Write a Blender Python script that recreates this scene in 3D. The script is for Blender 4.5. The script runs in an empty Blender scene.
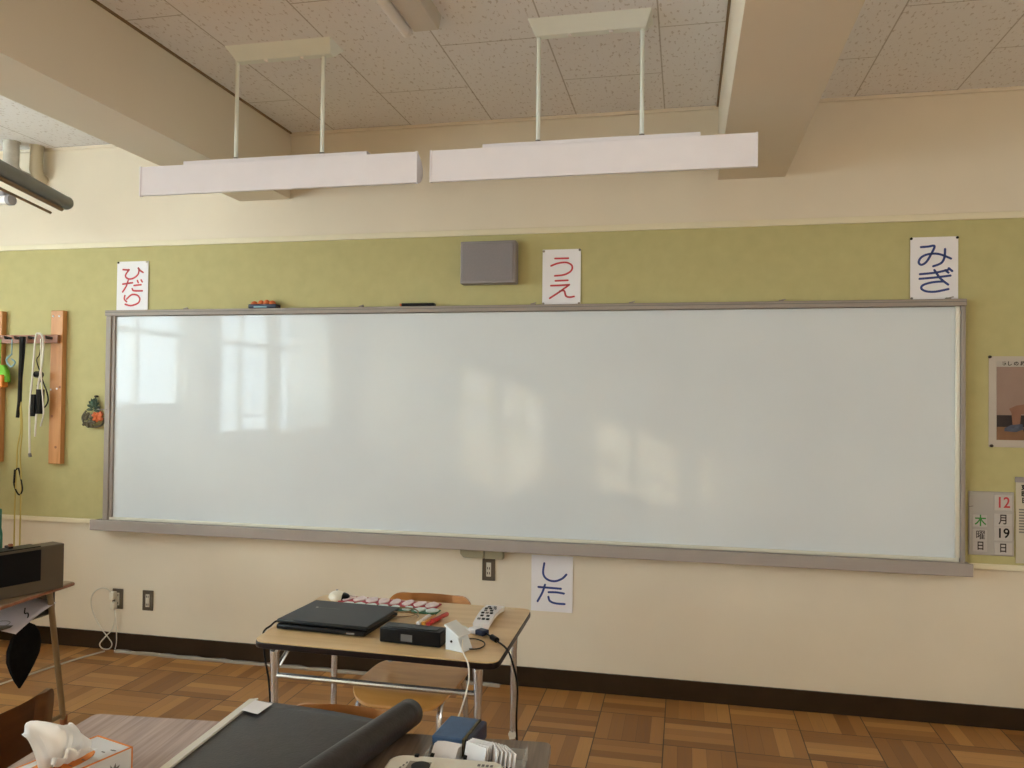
import bpy, bmesh, math, random
from mathutils import Vector, Matrix
random.seed(7)
C = bpy.context.scene.collection
PI = math.pi
# ------------------------------------------------------------------ camera, light, exposure
cam = bpy.data.cameras.new('camera'); camo = bpy.data.objects.new('camera', cam); C.objects.link(camo)
cr = Vector((0.977409, 0.211056, 0.011295)); cu = Vector((-0.007703, -0.017832, 0.999811)); cw = Vector((-0.211218, 0.977311, 0.015803))
camo.matrix_world = Matrix(((cr.x, cu.x, -cw.x, 0), (cr.y, cu.y, -cw.y, -4.14382), (cr.z, cu.z, -cw.z, 1.51856), (0, 0, 0, 1)))
cam.sensor_width = 36; cam.lens = 798.381/1024*36; cam.clip_start = .05
bpy.context.scene.camera = camo
vs = bpy.context.scene.view_settings
vs.view_transform = 'Standard'; vs.look = 'None'; vs.gamma = 1; vs.use_curve_mapping = False
vs.exposure = 1.0
world = bpy.data.worlds.new('world'); bpy.context.scene.world = world; world.use_nodes = True
bg = world.node_tree.nodes['Background']; bg.inputs[0].default_value = (0.86, 0.97, 1.08, 1); bg.inputs[1].default_value = 7.5
sd = bpy.data.lights.new('sun', 'SUN'); sd.energy = 20.0; sd.angle = math.radians(.6); sd.color = (1, .88, .68)
so = bpy.data.objects.new('sun', sd); C.objects.link(so)
so.rotation_euler = Vector((.61, -.60, -.22)).to_track_quat('-Z', 'Y').to_euler(); so.location = (-8, 0, 5)
WX = -5.5; BY = -8.0; RX = 3.6
FILL_WINS = [(-2.2, -3.9), (-4.3, -6.0)]                                   # unseen right wall openings, added to let in fill light
WINS = [(-1.1, -2.35), (-2.5, -3.95), (-4.5, -5.95), (-6.1, -7.5)]    # window openings along the left wall (y range)
for i, (a, b) in enumerate(WINS):
    ld = bpy.data.lights.new('daylight_portal', 'AREA'); ld.shape = 'RECTANGLE'; ld.size = abs(a-b); ld.size_y = 1.85
    ld.cycles.is_portal = True
    lo = bpy.data.objects.new('daylight_portal', ld); C.objects.link(lo)
    lo.location = (WX-.2, (a+b)/2, 1.0+.925)
    lo.rotation_euler = (PI/2, 0, -PI/2)

for i, (a, b) in enumerate(FILL_WINS):  # portals for the added right wall openings
    ld = bpy.data.lights.new('fill_portal', 'AREA'); ld.shape = 'RECTANGLE'; ld.size = abs(a-b); ld.size_y = 1.55
    ld.cycles.is_portal = True
    lo = bpy.data.objects.new('fill_portal', ld); C.objects.link(lo); lo.location = (RX+.2, (a+b)/2, 1.975); lo.rotation_euler = (PI/2, 0, PI/2)

# ------------------------------------------------------------------ materials
def mat(name, col, rough=.6, metal=0, spec=.5, noise=0, nscale=8, bump=0, bscale=60, stretch=(1, 1, 1), coat=0):
    m = bpy.data.materials.new(name); m.use_nodes = True; nt = m.node_tree; b = nt.nodes['Principled BSDF']
    b.inputs['Base Color'].default_value = (*col, 1); b.inputs['Roughness'].default_value = rough
    b.inputs['Metallic'].default_value = metal; b.inputs['Specular IOR Level'].default_value = spec
    b.inputs['Coat Weight'].default_value = coat; b.inputs['Coat Roughness'].default_value = .08
    tc = nt.nodes.new('ShaderNodeTexCoord'); mp = nt.nodes.new('ShaderNodeMapping'); mp.inputs['Scale'].default_value = stretch
    nt.links.new(tc.outputs['Object'], mp.inputs[0])
    n = nt.nodes.new('ShaderNodeTexNoise'); n.inputs['Scale'].default_value = nscale; n.inputs['Detail'].default_value = 4
    nt.links.new(mp.outputs[0], n.inputs['Vector'])
    r = nt.nodes.new('ShaderNodeValToRGB'); k = max(noise, .02)
    r.color_ramp.elements[0].color = (*[c*(1-k) for c in col], 1); r.color_ramp.elements[1].color = (*[min(1, c*(1+k)) for c in col], 1)
    r.color_ramp.elements[0].position = .3; r.color_ramp.elements[1].position = .7
    nt.links.new(n.outputs[0], r.inputs[0]); nt.links.new(r.outputs[0], b.inputs['Base Color'])
    if bump:
        n2 = nt.nodes.new('ShaderNodeTexNoise'); n2.inputs['Scale'].default_value = bscale; nt.links.new(mp.outputs[0], n2.inputs['Vector'])
        bp = nt.nodes.new('ShaderNodeBump'); bp.inputs['Strength'].default_value = bump; bp.inputs['Distance'].default_value = .002
        nt.links.new(n2.outputs[0], bp.inputs['Height']); nt.links.new(bp.outputs[0], b.inputs['Normal'])
    return m
M = {}
M['wall'] = mat('cream_plaster', (.75, .66, .53), .75, noise=.03, nscale=2.5, bump=.15, bscale=90)
M['beam'] = mat('cream_beam_paint', (.75, .66, .53), .7, noise=.02, nscale=2, bump=.1, bscale=90)
M['green'] = mat('green_felt', (.50, .45, .22), .9, noise=.04, nscale=14, bump=.3, bscale=400, spec=.2)
M['trim'] = mat('cream_trim', (.76, .68, .50), .5, noise=.03)
M['base'] = mat('brown_baseboard', (.034, .019, .009), .5, noise=.15, spec=.15)
M['frame'] = mat('board_frame_metal', (.34, .29, .255), .5, noise=.03, spec=.3)
M['frame_light'] = mat('board_frame_bead', (.75, .72, .62), .35, metal=.2)
M['traym'] = mat('tray_metal', (.37, .32, .295), .55, noise=.03, spec=.3)
M['paper'] = mat('white_paper', (.82, .79, .82), .8, noise=.02, bump=.1, bscale=30)
M['red'] = mat('red_marker', (.55, .05, .06), .6)
M['blue'] = mat('blue_marker', (.025, .05, .22), .6)
M['black'] = mat('black_plastic', (.006, .006, .007), .35, spec=.18)
M['blacks'] = mat('black_satin', (.014, .015, .016), .4, noise=.1, nscale=60, spec=.25)
M['blackcloth'] = mat('black_cloth', (.008, .007, .007), .95, noise=.2, nscale=40, bump=.4, bscale=120, spec=.1)
M['grey'] = mat('grey_plastic', (.27, .245, .25), .55, noise=.03)
M['steel'] = mat('chrome_tube', (.58, .58, .60), .25, metal=.85)
M['legpaint'] = mat('beige_leg_paint', (.30, .22, .13), .4, metal=.4, noise=.06)
M['white'] = mat('white_enamel', (.84, .80, .79), .4, noise=.01)
M['pendant'] = mat('pendant_white', (.86, .82, .88), .38, noise=.01)
M['canopy'] = mat('pale_canopy_enamel', (.84, .88, .84), .45)
M['ivory'] = mat('ivory_plastic', (.76, .71, .60), .4, noise=.02)
M['brown_edge'] = mat('dark_edge_band', (.012, .006, .006), .35, spec=.2)
M['darkbrown'] = mat('dark_brown_plate', (.10, .075, .05), .4, noise=.08)
M['offwhite'] = mat('socket_white', (.62, .57, .48), .45)
M['tube_grey'] = mat('grey_screen_case', (.17, .165, .14), .5, noise=.06)
M['batten'] = mat('brown_batten', (.22, .13, .055), .55, noise=.1)
M['pipe_beige'] = mat('beige_pipe', (.55, .47, .33), .55)
M['pipe_grey'] = mat('wrapped_grey_pipe', (.55, .52, .47), .7, noise=.12, nscale=25, bump=.5, bscale=40)
M['blue_case'] = mat('blue_plastic', (.045, .11, .24), .45, noise=.1, nscale=60)
M['navy'] = mat('navy_plastic', (.010, .016, .05), .45)
M['green_p'] = mat('green_plastic', (.01, .14, .06), .45)
M['lime'] = mat('lime_fabric', (.16, .45, .03), .8)
M['orange'] = mat('orange_plastic', (.75, .22, .02), .5)
M['yellow'] = mat('yellow_cord', (.50, .38, .10), .7)
M['cordwhite'] = mat('white_cord', (.75, .70, .62), .6)
M['sky_blue'] = mat('pale_blue_wire', (.25, .42, .50), .5)
M['redp'] = mat('red_plastic', (.50, .03, .02), .4)
M['darkred'] = mat('dark_red_card', (.45, .05, .07), .7)
M['magwhite'] = mat('white_pink_paper', (.85, .70, .70), .7, noise=.1, nscale=70)
M['magmint'] = mat('pale_mint_paper', (.72, .80, .77), .7, noise=.08, nscale=70)
M['tissue'] = mat('soft_tissue', (.93, .92, .93), .95, noise=.02, bump=.3, bscale=40, spec=.1)
M['mint_green'] = mat('green_marker_ink', (.03, .22, .03), .6)
M['inkgrey'] = mat('grey_print', (.20, .18, .17), .7)
M['unit'] = mat('brown_grey_case', (.10, .075, .05), .45, noise=.04)
M['unit_top'] = M['unit']
M['flowerorange'] = mat('orange_petals', (.60, .13, .03), .7, noise=.2, nscale=80)
M['leaf'] = mat('dark_leaf', (.02, .045, .02), .7, noise=.3, nscale=80)
M['stone'] = mat('taupe_dried_petals', (.10, .085, .05), .8, noise=.4, nscale=120)
M['shirt'] = mat('printed_taupe', (.30, .20, .16), .8, noise=.08, nscale=6)
M['skin'] = mat('printed_skin', (.25, .12, .075), .8, noise=.1, nscale=20)
M['pdark'] = mat('printed_dark', (.035, .022, .02), .8, noise=.2, nscale=20)
M['pfloor'] = mat('printed_floor', (.22, .11, .055), .8, noise=.1, nscale=20)
M['pblue'] = mat('printed_blue', (.07, .08, .12), .8, noise=.3, nscale=60)
M['curtain'] = mat('cream_curtain', (.80, .72, .55), .9, noise=.04, bump=.2, bscale=30)
M['alu'] = mat('aluminium_sash', (.30, .30, .29), .4, metal=.6)

def wood(name, a, b, rough=.4, scale=(3, 40, 40), coat=0, rings=8):
    m = mat(name, a, rough, coat=coat); nt = m.node_tree; bs = nt.nodes['Principled BSDF']
    tc = nt.nodes.new('ShaderNodeTexCoord'); mp = nt.nodes.new('ShaderNodeMapping'); mp.inputs['Scale'].default_value = scale
    n = nt.nodes.new('ShaderNodeTexNoise'); n.inputs['Scale'].default_value = 1; n.inputs['Detail'].default_value = 8; n.inputs['Distortion'].default_value = .6
    r = nt.nodes.new('ShaderNodeValToRGB'); r.color_ramp.elements[0].color = (*a, 1); r.color_ramp.elements[1].color = (*b, 1)
    r.color_ramp.elements[0].position = .35; r.color_ramp.elements[1].position = .65
    nt.links.new(tc.outputs['Object'], mp.inputs[0]); nt.links.new(mp.outputs[0], n.inputs['Vector'])
    nt.links.new(n.outputs[0], r.inputs[0]); nt.links.new(r.outputs[0], bs.inputs['Base Color'])
    return m
M['desktop'] = wood('tan_laminate', (.68, .455, .225), (.76, .53, .27), .38, (3, 30, 30))
M['desk_pink'] = wood('pinkish_wood_top', (.33, .23, .19), (.50, .37, .32), .42, (70, 3, 30))
M['desk_shaded'] = wood('shaded_wood_top', (.16, .115, .085), (.26, .19, .14), .42, (70, 3, 30))  # front desk wood with its shade put into the colour
M['desk_old'] = wood('worn_brown_top', (.28, .19, .11), (.38, .26, .16), .4, (30, 3, 30))
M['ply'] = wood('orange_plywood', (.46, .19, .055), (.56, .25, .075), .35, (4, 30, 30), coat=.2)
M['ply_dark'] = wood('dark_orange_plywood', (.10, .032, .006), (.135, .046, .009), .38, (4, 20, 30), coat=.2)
M['ply_seat'] = wood('honey_plywood', (.46, .21, .05), (.55, .27, .075), .35, (4, 30, 30), coat=.2)
M['pine'] = wood('pine_plank', (.52, .225, .075), (.63, .30, .115), .5, (40, 40, 3))
M['rail'] = wood('reddish_rail', (.24, .085, .035), (.34, .13, .06), .45, (3, 40, 40))

def glass_mat(name, t=.92, col=(.9, .95, .95), rough=.03):
    m = bpy.data.materials.new(name); m.use_nodes = True; nt = m.node_tree; nt.nodes.remove(nt.nodes['Principled BSDF'])
    tr = nt.nodes.new('ShaderNodeBsdfTransparent'); gl = nt.nodes.new('ShaderNodeBsdfGlossy'); gl.inputs['Roughness'].default_value = rough
    tr.inputs[0].default_value = (*col, 1); mx = nt.nodes.new('ShaderNodeMixShader'); mx.inputs[0].default_value = 1-t
    nt.links.new(tr.outputs[0], mx.inputs[1]); nt.links.new(gl.outputs[0], mx.inputs[2]); nt.links.new(mx.outputs[0], nt.nodes['Material Output'].inputs[0])
    return m
M['glass'] = glass_mat('window_glass'); M['frosted'] = glass_mat('tinted_fill_glass', .55, (1, .93, .82), .5)
def clear_mat():
    m = bpy.data.materials.new('clear_plastic'); m.use_nodes = True; nt = m.node_tree; b = nt.nodes['Principled BSDF']
    b.inputs['Base Color'].default_value = (.8, .78, .74, 1); b.inputs['Alpha'].default_value = .35; b.inputs['Roughness'].default_value = .15
    return m
M['clear'] = clear_mat()
def tape_mat():
    m = clear_mat(); m.name = 'cloudy_cover'; b = m.node_tree.nodes['Principled BSDF']
    b.inputs['Base Color'].default_value = (.60, .54, .48, 1); b.inputs['Alpha'].default_value = .38; b.inputs['Roughness'].default_value = .3; return m
M['cover'] = tape_mat()
def lace_mat():
    m = glass_mat('lace_curtain', .45, (1, 1, 1), 1.0); nt = m.node_tree
    d = nt.nodes.new('ShaderNodeBsdfTranslucent'); d.inputs[0].default_value = (.85, .85, .8, 1)
    mx = [n for n in nt.nodes if n.type == 'MIX_SHADER'][0]; nt.links.new(d.outputs[0], mx.inputs[2]); return m
M['lace'] = lace_mat()

class NT:
    """small node helper"""
    def __init__(s, m): s.nt = m.node_tree; s.L = s.nt.links
    def n(s, t, **k):
        x = s.nt.nodes.new(t)
        for a, b in k.items(): setattr(x, a, b)
        return x
    def math(s, op, a, b=None):
        x = s.n('ShaderNodeMath', operation=op)
        for i, v in enumerate((a, b)):
            if v is None: continue
            if isinstance(v, (int, float)): x.inputs[i].default_value = v
            else: s.L.new(v, x.inputs[i])
        return x.outputs[0]
    def mix(s, f, a, b):
        x = s.n('ShaderNodeMix', data_type='FLOAT')
        for i, v in zip((0, 2, 3), (f, a, b)):
            if isinstance(v, (int, float)): x.inputs[i].default_value = v
            else: s.L.new(v, x.inputs[i])
        return x.outputs[0]
def parquet():
    m = bpy.data.materials.new('parquet_blocks'); m.use_nodes = True; N = NT(m); b = m.node_tree.nodes['Principled BSDF']
    tc = N.n('ShaderNodeTexCoord'); sp = N.n('ShaderNodeSeparateXYZ'); N.L.new(tc.outputs['Object'], sp.inputs[0])
    X = N.math('DIVIDE', N.math('SUBTRACT', sp.outputs[0], .226), .305); Y = N.math('DIVIDE', N.math('ADD', sp.outputs[1], .25), .305)
    ix = N.math('FLOOR', X); iy = N.math('FLOOR', Y); fx = N.math('FRACT', X); fy = N.math('FRACT', Y)
    par = N.math('ABSOLUTE', N.math('MODULO', N.math('ADD', ix, iy), 2.0))      # 0: planks run along x
    across = N.mix(par, fy, fx); along = N.mix(par, X, Y)
    pl = N.math('MULTIPLY', across, 5); pi_ = N.math('FLOOR', pl); pf = N.math('FRACT', pl)
    cmb = N.n('ShaderNodeCombineXYZ'); N.L.new(ix, cmb.inputs[0]); N.L.new(iy, cmb.inputs[1]); N.L.new(pi_, cmb.inputs[2])
    wn = N.n('ShaderNodeTexWhiteNoise', noise_dimensions='3D'); N.L.new(cmb.outputs[0], wn.inputs['Vector'])
    # grain
    g = N.n('ShaderNodeCombineXYZ'); N.L.new(N.math('MULTIPLY', along, 1.3), g.inputs[0]); N.L.new(N.math('MULTIPLY', N.math('ADD', across, N.math('MULTIPLY', wn.outputs['Value'], 9)), 26), g.inputs[1]); N.L.new(N.math('MULTIPLY', wn.outputs['Value'], 50), g.inputs[2])
    gn = N.n('ShaderNodeTexNoise'); gn.inputs['Scale'].default_value = 1; gn.inputs['Detail'].default_value = 6; gn.inputs['Distortion'].default_value = .5; N.L.new(g.outputs[0], gn.inputs['Vector'])
    r = N.n('ShaderNodeValToRGB'); cr_ = r.color_ramp
    cr_.elements[0].position = 0; cr_.elements[0].color = (.19, .070, .018, 1); cr_.elements[1].position = 1; cr_.elements[1].color = (.60, .32, .105, 1)
    e = cr_.elements.new(.3); e.color = (.31, .135, .036, 1); e = cr_.elements.new(.65); e.color = (.44, .21, .062, 1)
    v = N.math('ADD', N.math('MULTIPLY', wn.outputs['Value'], .72), N.math('MULTIPLY', gn.outputs[0], .30)); N.L.new(v, r.inputs[0])
    # seams
    ex = N.math('MINIMUM', fx, N.math('SUBTRACT', 1.0, fx)); ey = N.math('MINIMUM', fy, N.math('SUBTRACT', 1.0, fy))
    seam = N.math('LESS_THAN', N.math('MINIMUM', ex, ey), .008)
    pe = N.math('LESS_THAN', N.math('MINIMUM', pf, N.math('SUBTRACT', 1.0, pf)), .02)
    s = N.math('MAXIMUM', seam, N.math('MULTIPLY', pe, .4))
    mc = N.n('ShaderNodeMix', data_type='RGBA'); N.L.new(s, mc.inputs[0]); N.L.new(r.outputs[0], mc.inputs[6]); mc.inputs[7].default_value = (.07, .035, .015, 1)
    N.L.new(mc.outputs[2], b.inputs['Base Color']); b.inputs['Roughness'].default_value = .42
    N.L.new(N.math('ADD', N.math('MULTIPLY', gn.outputs[0], .2), .32), b.inputs['Roughness'])
    bp = N.n('ShaderNodeBump'); bp.invert = True; bp.inputs['Strength'].default_value = .3; bp.inputs['Distance'].default_value = .001; N.L.new(s, bp.inputs['Height']); N.L.new(bp.outputs[0], b.inputs['Normal'])
    return m
def ceiling_mat():
    m = bpy.data.materials.new('fissured_ceiling_tile'); m.use_nodes = True; N = NT(m); b = m.node_tree.nodes['Principled BSDF']
    tc = N.n('ShaderNodeTexCoord'); sp = N.n('ShaderNodeSeparateXYZ'); N.L.new(tc.outputs['Object'], sp.inputs[0])
    X = N.math('DIVIDE', N.math('ADD', sp.outputs[0], .11), .455); ix = N.math('FLOOR', X); fx = N.math('FRACT', X)
    par = N.math('ABSOLUTE', N.math('MODULO', ix, 2.0))
    Y = N.math('ADD', N.math('DIVIDE', N.math('ADD', sp.outputs[1], .93), .91), N.math('MULTIPLY', N.math('SUBTRACT', 1.0, par), 0.0))
    Y = N.math('ADD', Y, N.math('MULTIPLY', par, .5)); fy = N.math('FRACT', Y)
    ex = N.math('LESS_THAN', N.math('MINIMUM', fx, N.math('SUBTRACT', 1.0, fx)), .007); ey = N.math('LESS_THAN', N.math('MINIMUM', fy, N.math('SUBTRACT', 1.0, fy)), .0032)
    seam = N.math('MAXIMUM', ex, ey)
    mp = N.n('ShaderNodeMapping'); mp.inputs['Scale'].default_value = (1, .45, 1); N.L.new(tc.outputs['Object'], mp.inputs[0])
    vo = N.n('ShaderNodeTexNoise'); vo.inputs['Scale'].default_value = 75; vo.inputs['Detail'].default_value = 3; vo.inputs['Roughness'].default_value = .45; N.L.new(mp.outputs[0], vo.inputs['Vector'])
    fl = N.n('ShaderNodeMapRange'); fl.inputs[1].default_value = .60; fl.inputs[2].default_value = .66; N.L.new(vo.outputs[0], fl.inputs[0])
    mc = N.n('ShaderNodeMix', data_type='RGBA'); N.L.new(N.math('MULTIPLY', fl.outputs[0], .36), mc.inputs[0]); mc.inputs[6].default_value = (.84, .82, .83, 1); mc.inputs[7].default_value = (.28, .18, .12, 1)
    m2 = N.n('ShaderNodeMix', data_type='RGBA'); N.L.new(N.math('MULTIPLY', seam, .5), m2.inputs[0]); N.L.new(mc.outputs[2], m2.inputs[6]); m2.inputs[7].default_value = (.20, .14, .09, 1)
    N.L.new(m2.outputs[2], b.inputs['Base Color']); b.inputs['Roughness'].default_value = .9
    return m
def board_mat():
    m = bpy.data.materials.new('whiteboard_enamel'); m.use_nodes = True; N = NT(m); b = m.node_tree.nodes['Principled BSDF']
    tc = N.n('ShaderNodeTexCoord')
    n = N.n('ShaderNodeTexNoise'); n.inputs['Scale'].default_value = 1.6; n.inputs['Detail'].default_value = 4; N.L.new(tc.outputs['Object'], n.inputs['Vector'])
    r = N.n('ShaderNodeValToRGB'); r.color_ramp.elements[0].position = .3; r.color_ramp.elements[0].color = (.665, .70, .735, 1); r.color_ramp.elements[1].position = .7; r.color_ramp.elements[1].color = (.71, .745, .775, 1)
    N.L.new(n.outputs[0], r.inputs[0]); N.L.new(r.outputs[0], b.inputs['Base Color'])
    b.inputs['Specular IOR Level'].default_value = .25
    n2 = N.n('ShaderNodeTexNoise'); n2.inputs['Scale'].default_value = 2.2; n2.inputs['Detail'].default_value = 2; N.L.new(tc.outputs['Object'], n2.inputs['Vector'])
    N.L.new(N.math('ADD', N.math('MULTIPLY', n2.outputs[0], .06), .02), b.inputs['Roughness'])
    bp = N.n('ShaderNodeBump'); bp.inputs['Strength'].default_value = .08; bp.inputs['Distance'].default_value = .01; N.L.new(n2.outputs[0], bp.inputs['Height']); N.L.new(bp.outputs[0], b.inputs['Normal'])
    return m
def felt_mat():
    m = mat('charcoal_sheet', (.026, .021, .022), .38, noise=.3, nscale=45, bump=.3, bscale=160, spec=.5); return m
M['parquet'] = parquet(); M['ceiling'] = ceiling_mat(); M['board'] = board_mat(); M['sheet'] = felt_mat()

# ------------------------------------------------------------------ mesh helpers
def Box(bm, a, b, mtx=None, bevel=0):
    x0, y0, z0 = a; x1, y1, z1 = b
    vs_ = [bm.verts.new(p) for p in ((x0, y0, z0), (x1, y0, z0), (x1, y1, z0), (x0, y1, z0), (x0, y0, z1), (x1, y0, z1), (x1, y1, z1), (x0, y1, z1))]
    fs = [bm.faces.new([vs_[i] for i in f]) for f in ((0, 3, 2, 1), (4, 5, 6, 7), (0, 1, 5, 4), (1, 2, 6, 5), (2, 3, 7, 6), (3, 0, 4, 7))]
    if bevel:
        es = list({e for f in fs for e in f.edges}); r = bmesh.ops.bevel(bm, geom=es, offset=bevel, segments=3, affect='EDGES', profile=.5)
        if mtx:
            vv = {v for f in r['faces'] for v in f.verts} | {v for f in bm.faces if f.is_valid for v in f.verts if False}
            # transform whole island
            seen = set(); st = [next(iter(vv))]
            while st:
                v = st.pop()
                if v in seen: continue
                seen.add(v); st += [e.other_vert(v) for e in v.link_edges]
            bmesh.ops.transform(bm, matrix=mtx, verts=list(seen))
    elif mtx: bmesh.ops.transform(bm, matrix=mtx, verts=vs_)
def Tube(bm, pts, r, seg=10, smoothn=0, caps=True):
    pts = [Vector(p) for p in pts]
    if smoothn: pts = catmull(pts, smoothn)
    rs = r if isinstance(r, (list, tuple)) else [r]*len(pts)
    if len(rs) != len(pts): rs = [rs[min(len(rs)-1, int(i*len(rs)/len(pts)))] for i in range(len(pts))]
    rings = []; up = None
    for i, p in enumerate(pts):
        t = (pts[min(i+1, len(pts)-1)]-pts[max(i-1, 0)]).normalized()
        if up is None: up = Vector((0, 0, 1)) if abs(t.z) < .9 else Vector((0, 1, 0))
        x = t.cross(up); 
        if x.length < 1e-4: x = t.cross(Vector((1, 0, 0)))
        x.normalize(); y = x.cross(t).normalized(); up = y
        rings.append([bm.verts.new(p+(x*math.cos(2*PI*k/seg)+y*math.sin(2*PI*k/seg))*rs[i]) for k in range(seg)])
    for a, b in zip(rings, rings[1:]):
        for k in range(seg): bm.faces.new((a[k], a[(k+1) % seg], b[(k+1) % seg], b[k]))
    if caps: bm.faces.new(rings[0][::-1]); bm.faces.new(rings[-1])
def catmull(P, n):
    out = []
    for i in range(len(P)-1):
        p0, p1, p2, p3 = P[max(i-1, 0)], P[i], P[i+1], P[min(i+2, len(P)-1)]
        for k in range(n):
            t = k/n; out.append(.5*((2*p1)+(p2-p0)*t+(2*p0-5*p1+4*p2-p3)*t*t+(3*p1-p0-3*p2+p3)*t**3))
    out.append(P[-1]); return out
def Prism(bm, poly, z0, z1, mtx=None):
    """polygon in xy extruded in z, optional matrix"""
    lo = [bm.verts.new((x, y, z0)) for x, y in poly]; hi = [bm.verts.new((x, y, z1)) for x, y in poly]; n = len(poly)
    bm.faces.new(lo[::-1]); bm.faces.new(hi)
    for i in range(n): bm.faces.new((lo[i], lo[(i+1) % n], hi[(i+1) % n], hi[i]))
    if mtx: bmesh.ops.transform(bm, matrix=mtx, verts=lo+hi)
def roundrect(x0, y0, x1, y1, r, n=6):
    o = []
    for cx, cy, a in ((x1-r, y1-r, 0), (x0+r, y1-r, 90), (x0+r, y0+r, 180), (x1-r, y0+r, 270)):
        for k in range(n+1):
            t = math.radians(a+90*k/n); o.append((cx+r*math.cos(t), cy+r*math.sin(t)))
    return o
def Ribbon(bm, pts, w, y, n=8, th=.0006):
    """flat pen stroke in the xz plane at depth y, with round ends"""
    P = catmull([Vector((p[0], 0, p[1])) for p in pts], n) if len(pts) > 2 else [Vector((p[0], 0, p[1])) for p in pts]
    L = []; Rr = []
    for i, p in enumerate(P):
        t = (P[min(i+1, len(P)-1)]-P[max(i-1, 0)]).normalized(); nn = Vector((-t.z, 0, t.x))*w/2
        L.append(p+nn); Rr.append(p-nn)
    t = (P[-1]-P[-2]).normalized(); end = [P[-1]+(Vector((-t.z, 0, t.x))*math.cos(a)+t*math.sin(a))*w/2 for a in [PI*k/6 for k in range(1, 6)]]
    t = (P[0]-P[1]).normalized(); st = [P[0]+(Vector((-t.z, 0, t.x))*math.cos(a)+t*math.sin(a))*w/2 for a in [PI*k/6 for k in range(1, 6)]]
    def q(ps, yy): return [bm.verts.new((v.x, yy, v.z)) for v in ps]
    a, b = q(L, y), q(Rr, y)
    for i in range(len(P)-1): bm.faces.new((a[i], a[i+1], b[i+1], b[i]))
    e = q(end, y); bm.faces.new([a[-1]]+e+[b[-1]]); s = q(st, y); bm.faces.new([b[0]]+s+[a[0]])
def link(name, bm, m, parent=None, smooth=True, org=None, bevel=0):
    me = bpy.data.meshes.new(name); bmesh.ops.recalc_face_normals(bm, faces=bm.faces[:])
    o = bpy.data.objects.new(name, me); C.objects.link(o)
    if parent is None and org is None and bm.verts:
        xs = [v.co for v in bm.verts]; org = Vector(((min(v.x for v in xs)+max(v.x for v in xs))/2, (min(v.y for v in xs)+max(v.y for v in xs))/2, min(v.z for v in xs)))
        if bm.verts: bmesh.ops.translate(bm, verts=bm.verts[:], vec=-org)
        o.location = org
    bm.to_mesh(me); bm.free()
    if smooth:
        me.polygons.foreach_set('use_smooth', [True]*len(me.polygons)); me.set_sharp_from_angle(angle=math.radians(35))
    me.materials.append(M[m] if isinstance(m, str) else m)
    if parent: o.parent = parent
    if bevel:
        md = o.modifiers.new('bevel', 'BEVEL'); md.width = bevel; md.segments = 2; md.limit_method = 'ANGLE'
    return o
def tag(o, label, cat, group=None):
    o['label'] = label; o['category'] = cat
    if group: o['group'] = group
    return o
def thing(name, label, cat, loc=(0, 0, 0), rz=0, group=None):
    o = bpy.data.objects.new(name, None); C.objects.link(o); o.location = loc; o.rotation_euler = (0, 0, rz); o.empty_display_size = .1
    return tag(o, label, cat, group)
def struct(name, bm, m, parent=None, smooth=False):
    o = link(name, bm, m, parent, smooth, org=Vector((0, 0, 0)))
    if parent is None: o['kind'] = 'structure'
    return o
def NB(): return bmesh.new()
def box(name, a, b, m, parent=None, bevel=0, smooth=True):
    bm = NB(); Box(bm, a, b); return link(name, bm, m, parent, smooth, bevel=bevel)
def tube(name, pts, r, m, parent=None, seg=10, n=0, **k):
    bm = NB(); Tube(bm, pts, r, seg, n); return link(name, bm, m, parent, **k)
def rel(parent, pts): return [Vector(p)-parent.location for p in pts]
def sbox(name, a, b, m):
    bm = NB(); Box(bm, a, b); return struct(name, bm, m)
def copy_tree(o, parent=None):
    c = o.copy(); C.objects.link(c)
    if parent: c.parent = parent
    for ch in o.children: copy_tree(ch, c)
    return c
def text_mesh(name, s, size, m, parent, loc, rot=(PI/2, 0, 0), xs=1.0, bold=0.0, align='CENTER'):
    cv = bpy.data.curves.new(name, 'FONT'); cv.body = s; cv.size = size; cv.align_x = align; cv.align_y = 'CENTER'; cv.offset = bold; cv.extrude = .0002
    t = bpy.data.objects.new(name, cv); C.objects.link(t)
    dg = bpy.context.evaluated_depsgraph_get(); dg.update()
    me = bpy.data.meshes.new_from_object(t.evaluated_get(dg)); me.name = name
    bpy.data.objects.remove(t); bpy.data.curves.remove(cv)
    o = bpy.data.objects.new(name, me); C.objects.link(o); me.materials.clear(); me.materials.append(M[m])
    o.parent = parent; o.location = loc; o.rotation_euler = rot; o.scale = (xs, 1, 1)
    return o

# ------------------------------------------------------------------ room shell
bm = NB(); Box(bm, (WX, BY, -.1), (RX, 0, 0)); struct('floor', bm, 'parquet')
bm = NB(); Box(bm, (WX, BY, 3.0), (RX, 0, 3.1)); struct('ceiling', bm, 'ceiling')
bm = NB(); Box(bm, (WX-.15, 0, -.1), (RX+.15, .15, 3.1)); struct('wall_front', bm, 'wall')
bm = NB(); Box(bm, (WX-.15, BY-.15, -.1), (RX+.15, BY, 3.1)); struct('wall_back', bm, 'wall')
bm = NB()
Box(bm, (RX, BY, -.1), (RX+.15, 0, 1.2)); Box(bm, (RX, BY, 2.75), (RX+.15, 0, 3.1))
re_ = [0]+[v for w in FILL_WINS for v in w]+[BY]
for k in range(0, len(re_), 2): Box(bm, (RX, re_[k+1], 1.2), (RX+.15, re_[k], 2.75))
struct('wall_right', bm, 'wall')
bm = NB()      # left wall with openings
Box(bm, (WX-.15, BY, -.1), (WX, 0, 1.0)); Box(bm, (WX-.15, BY, 2.85), (WX, 0, 3.1))
edges = [0]+[v for w in WINS for v in w]+[BY]
for k in range(0, len(edges), 2): Box(bm, (WX-.15, edges[k+1], 1.0), (WX, edges[k], 2.85))
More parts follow.
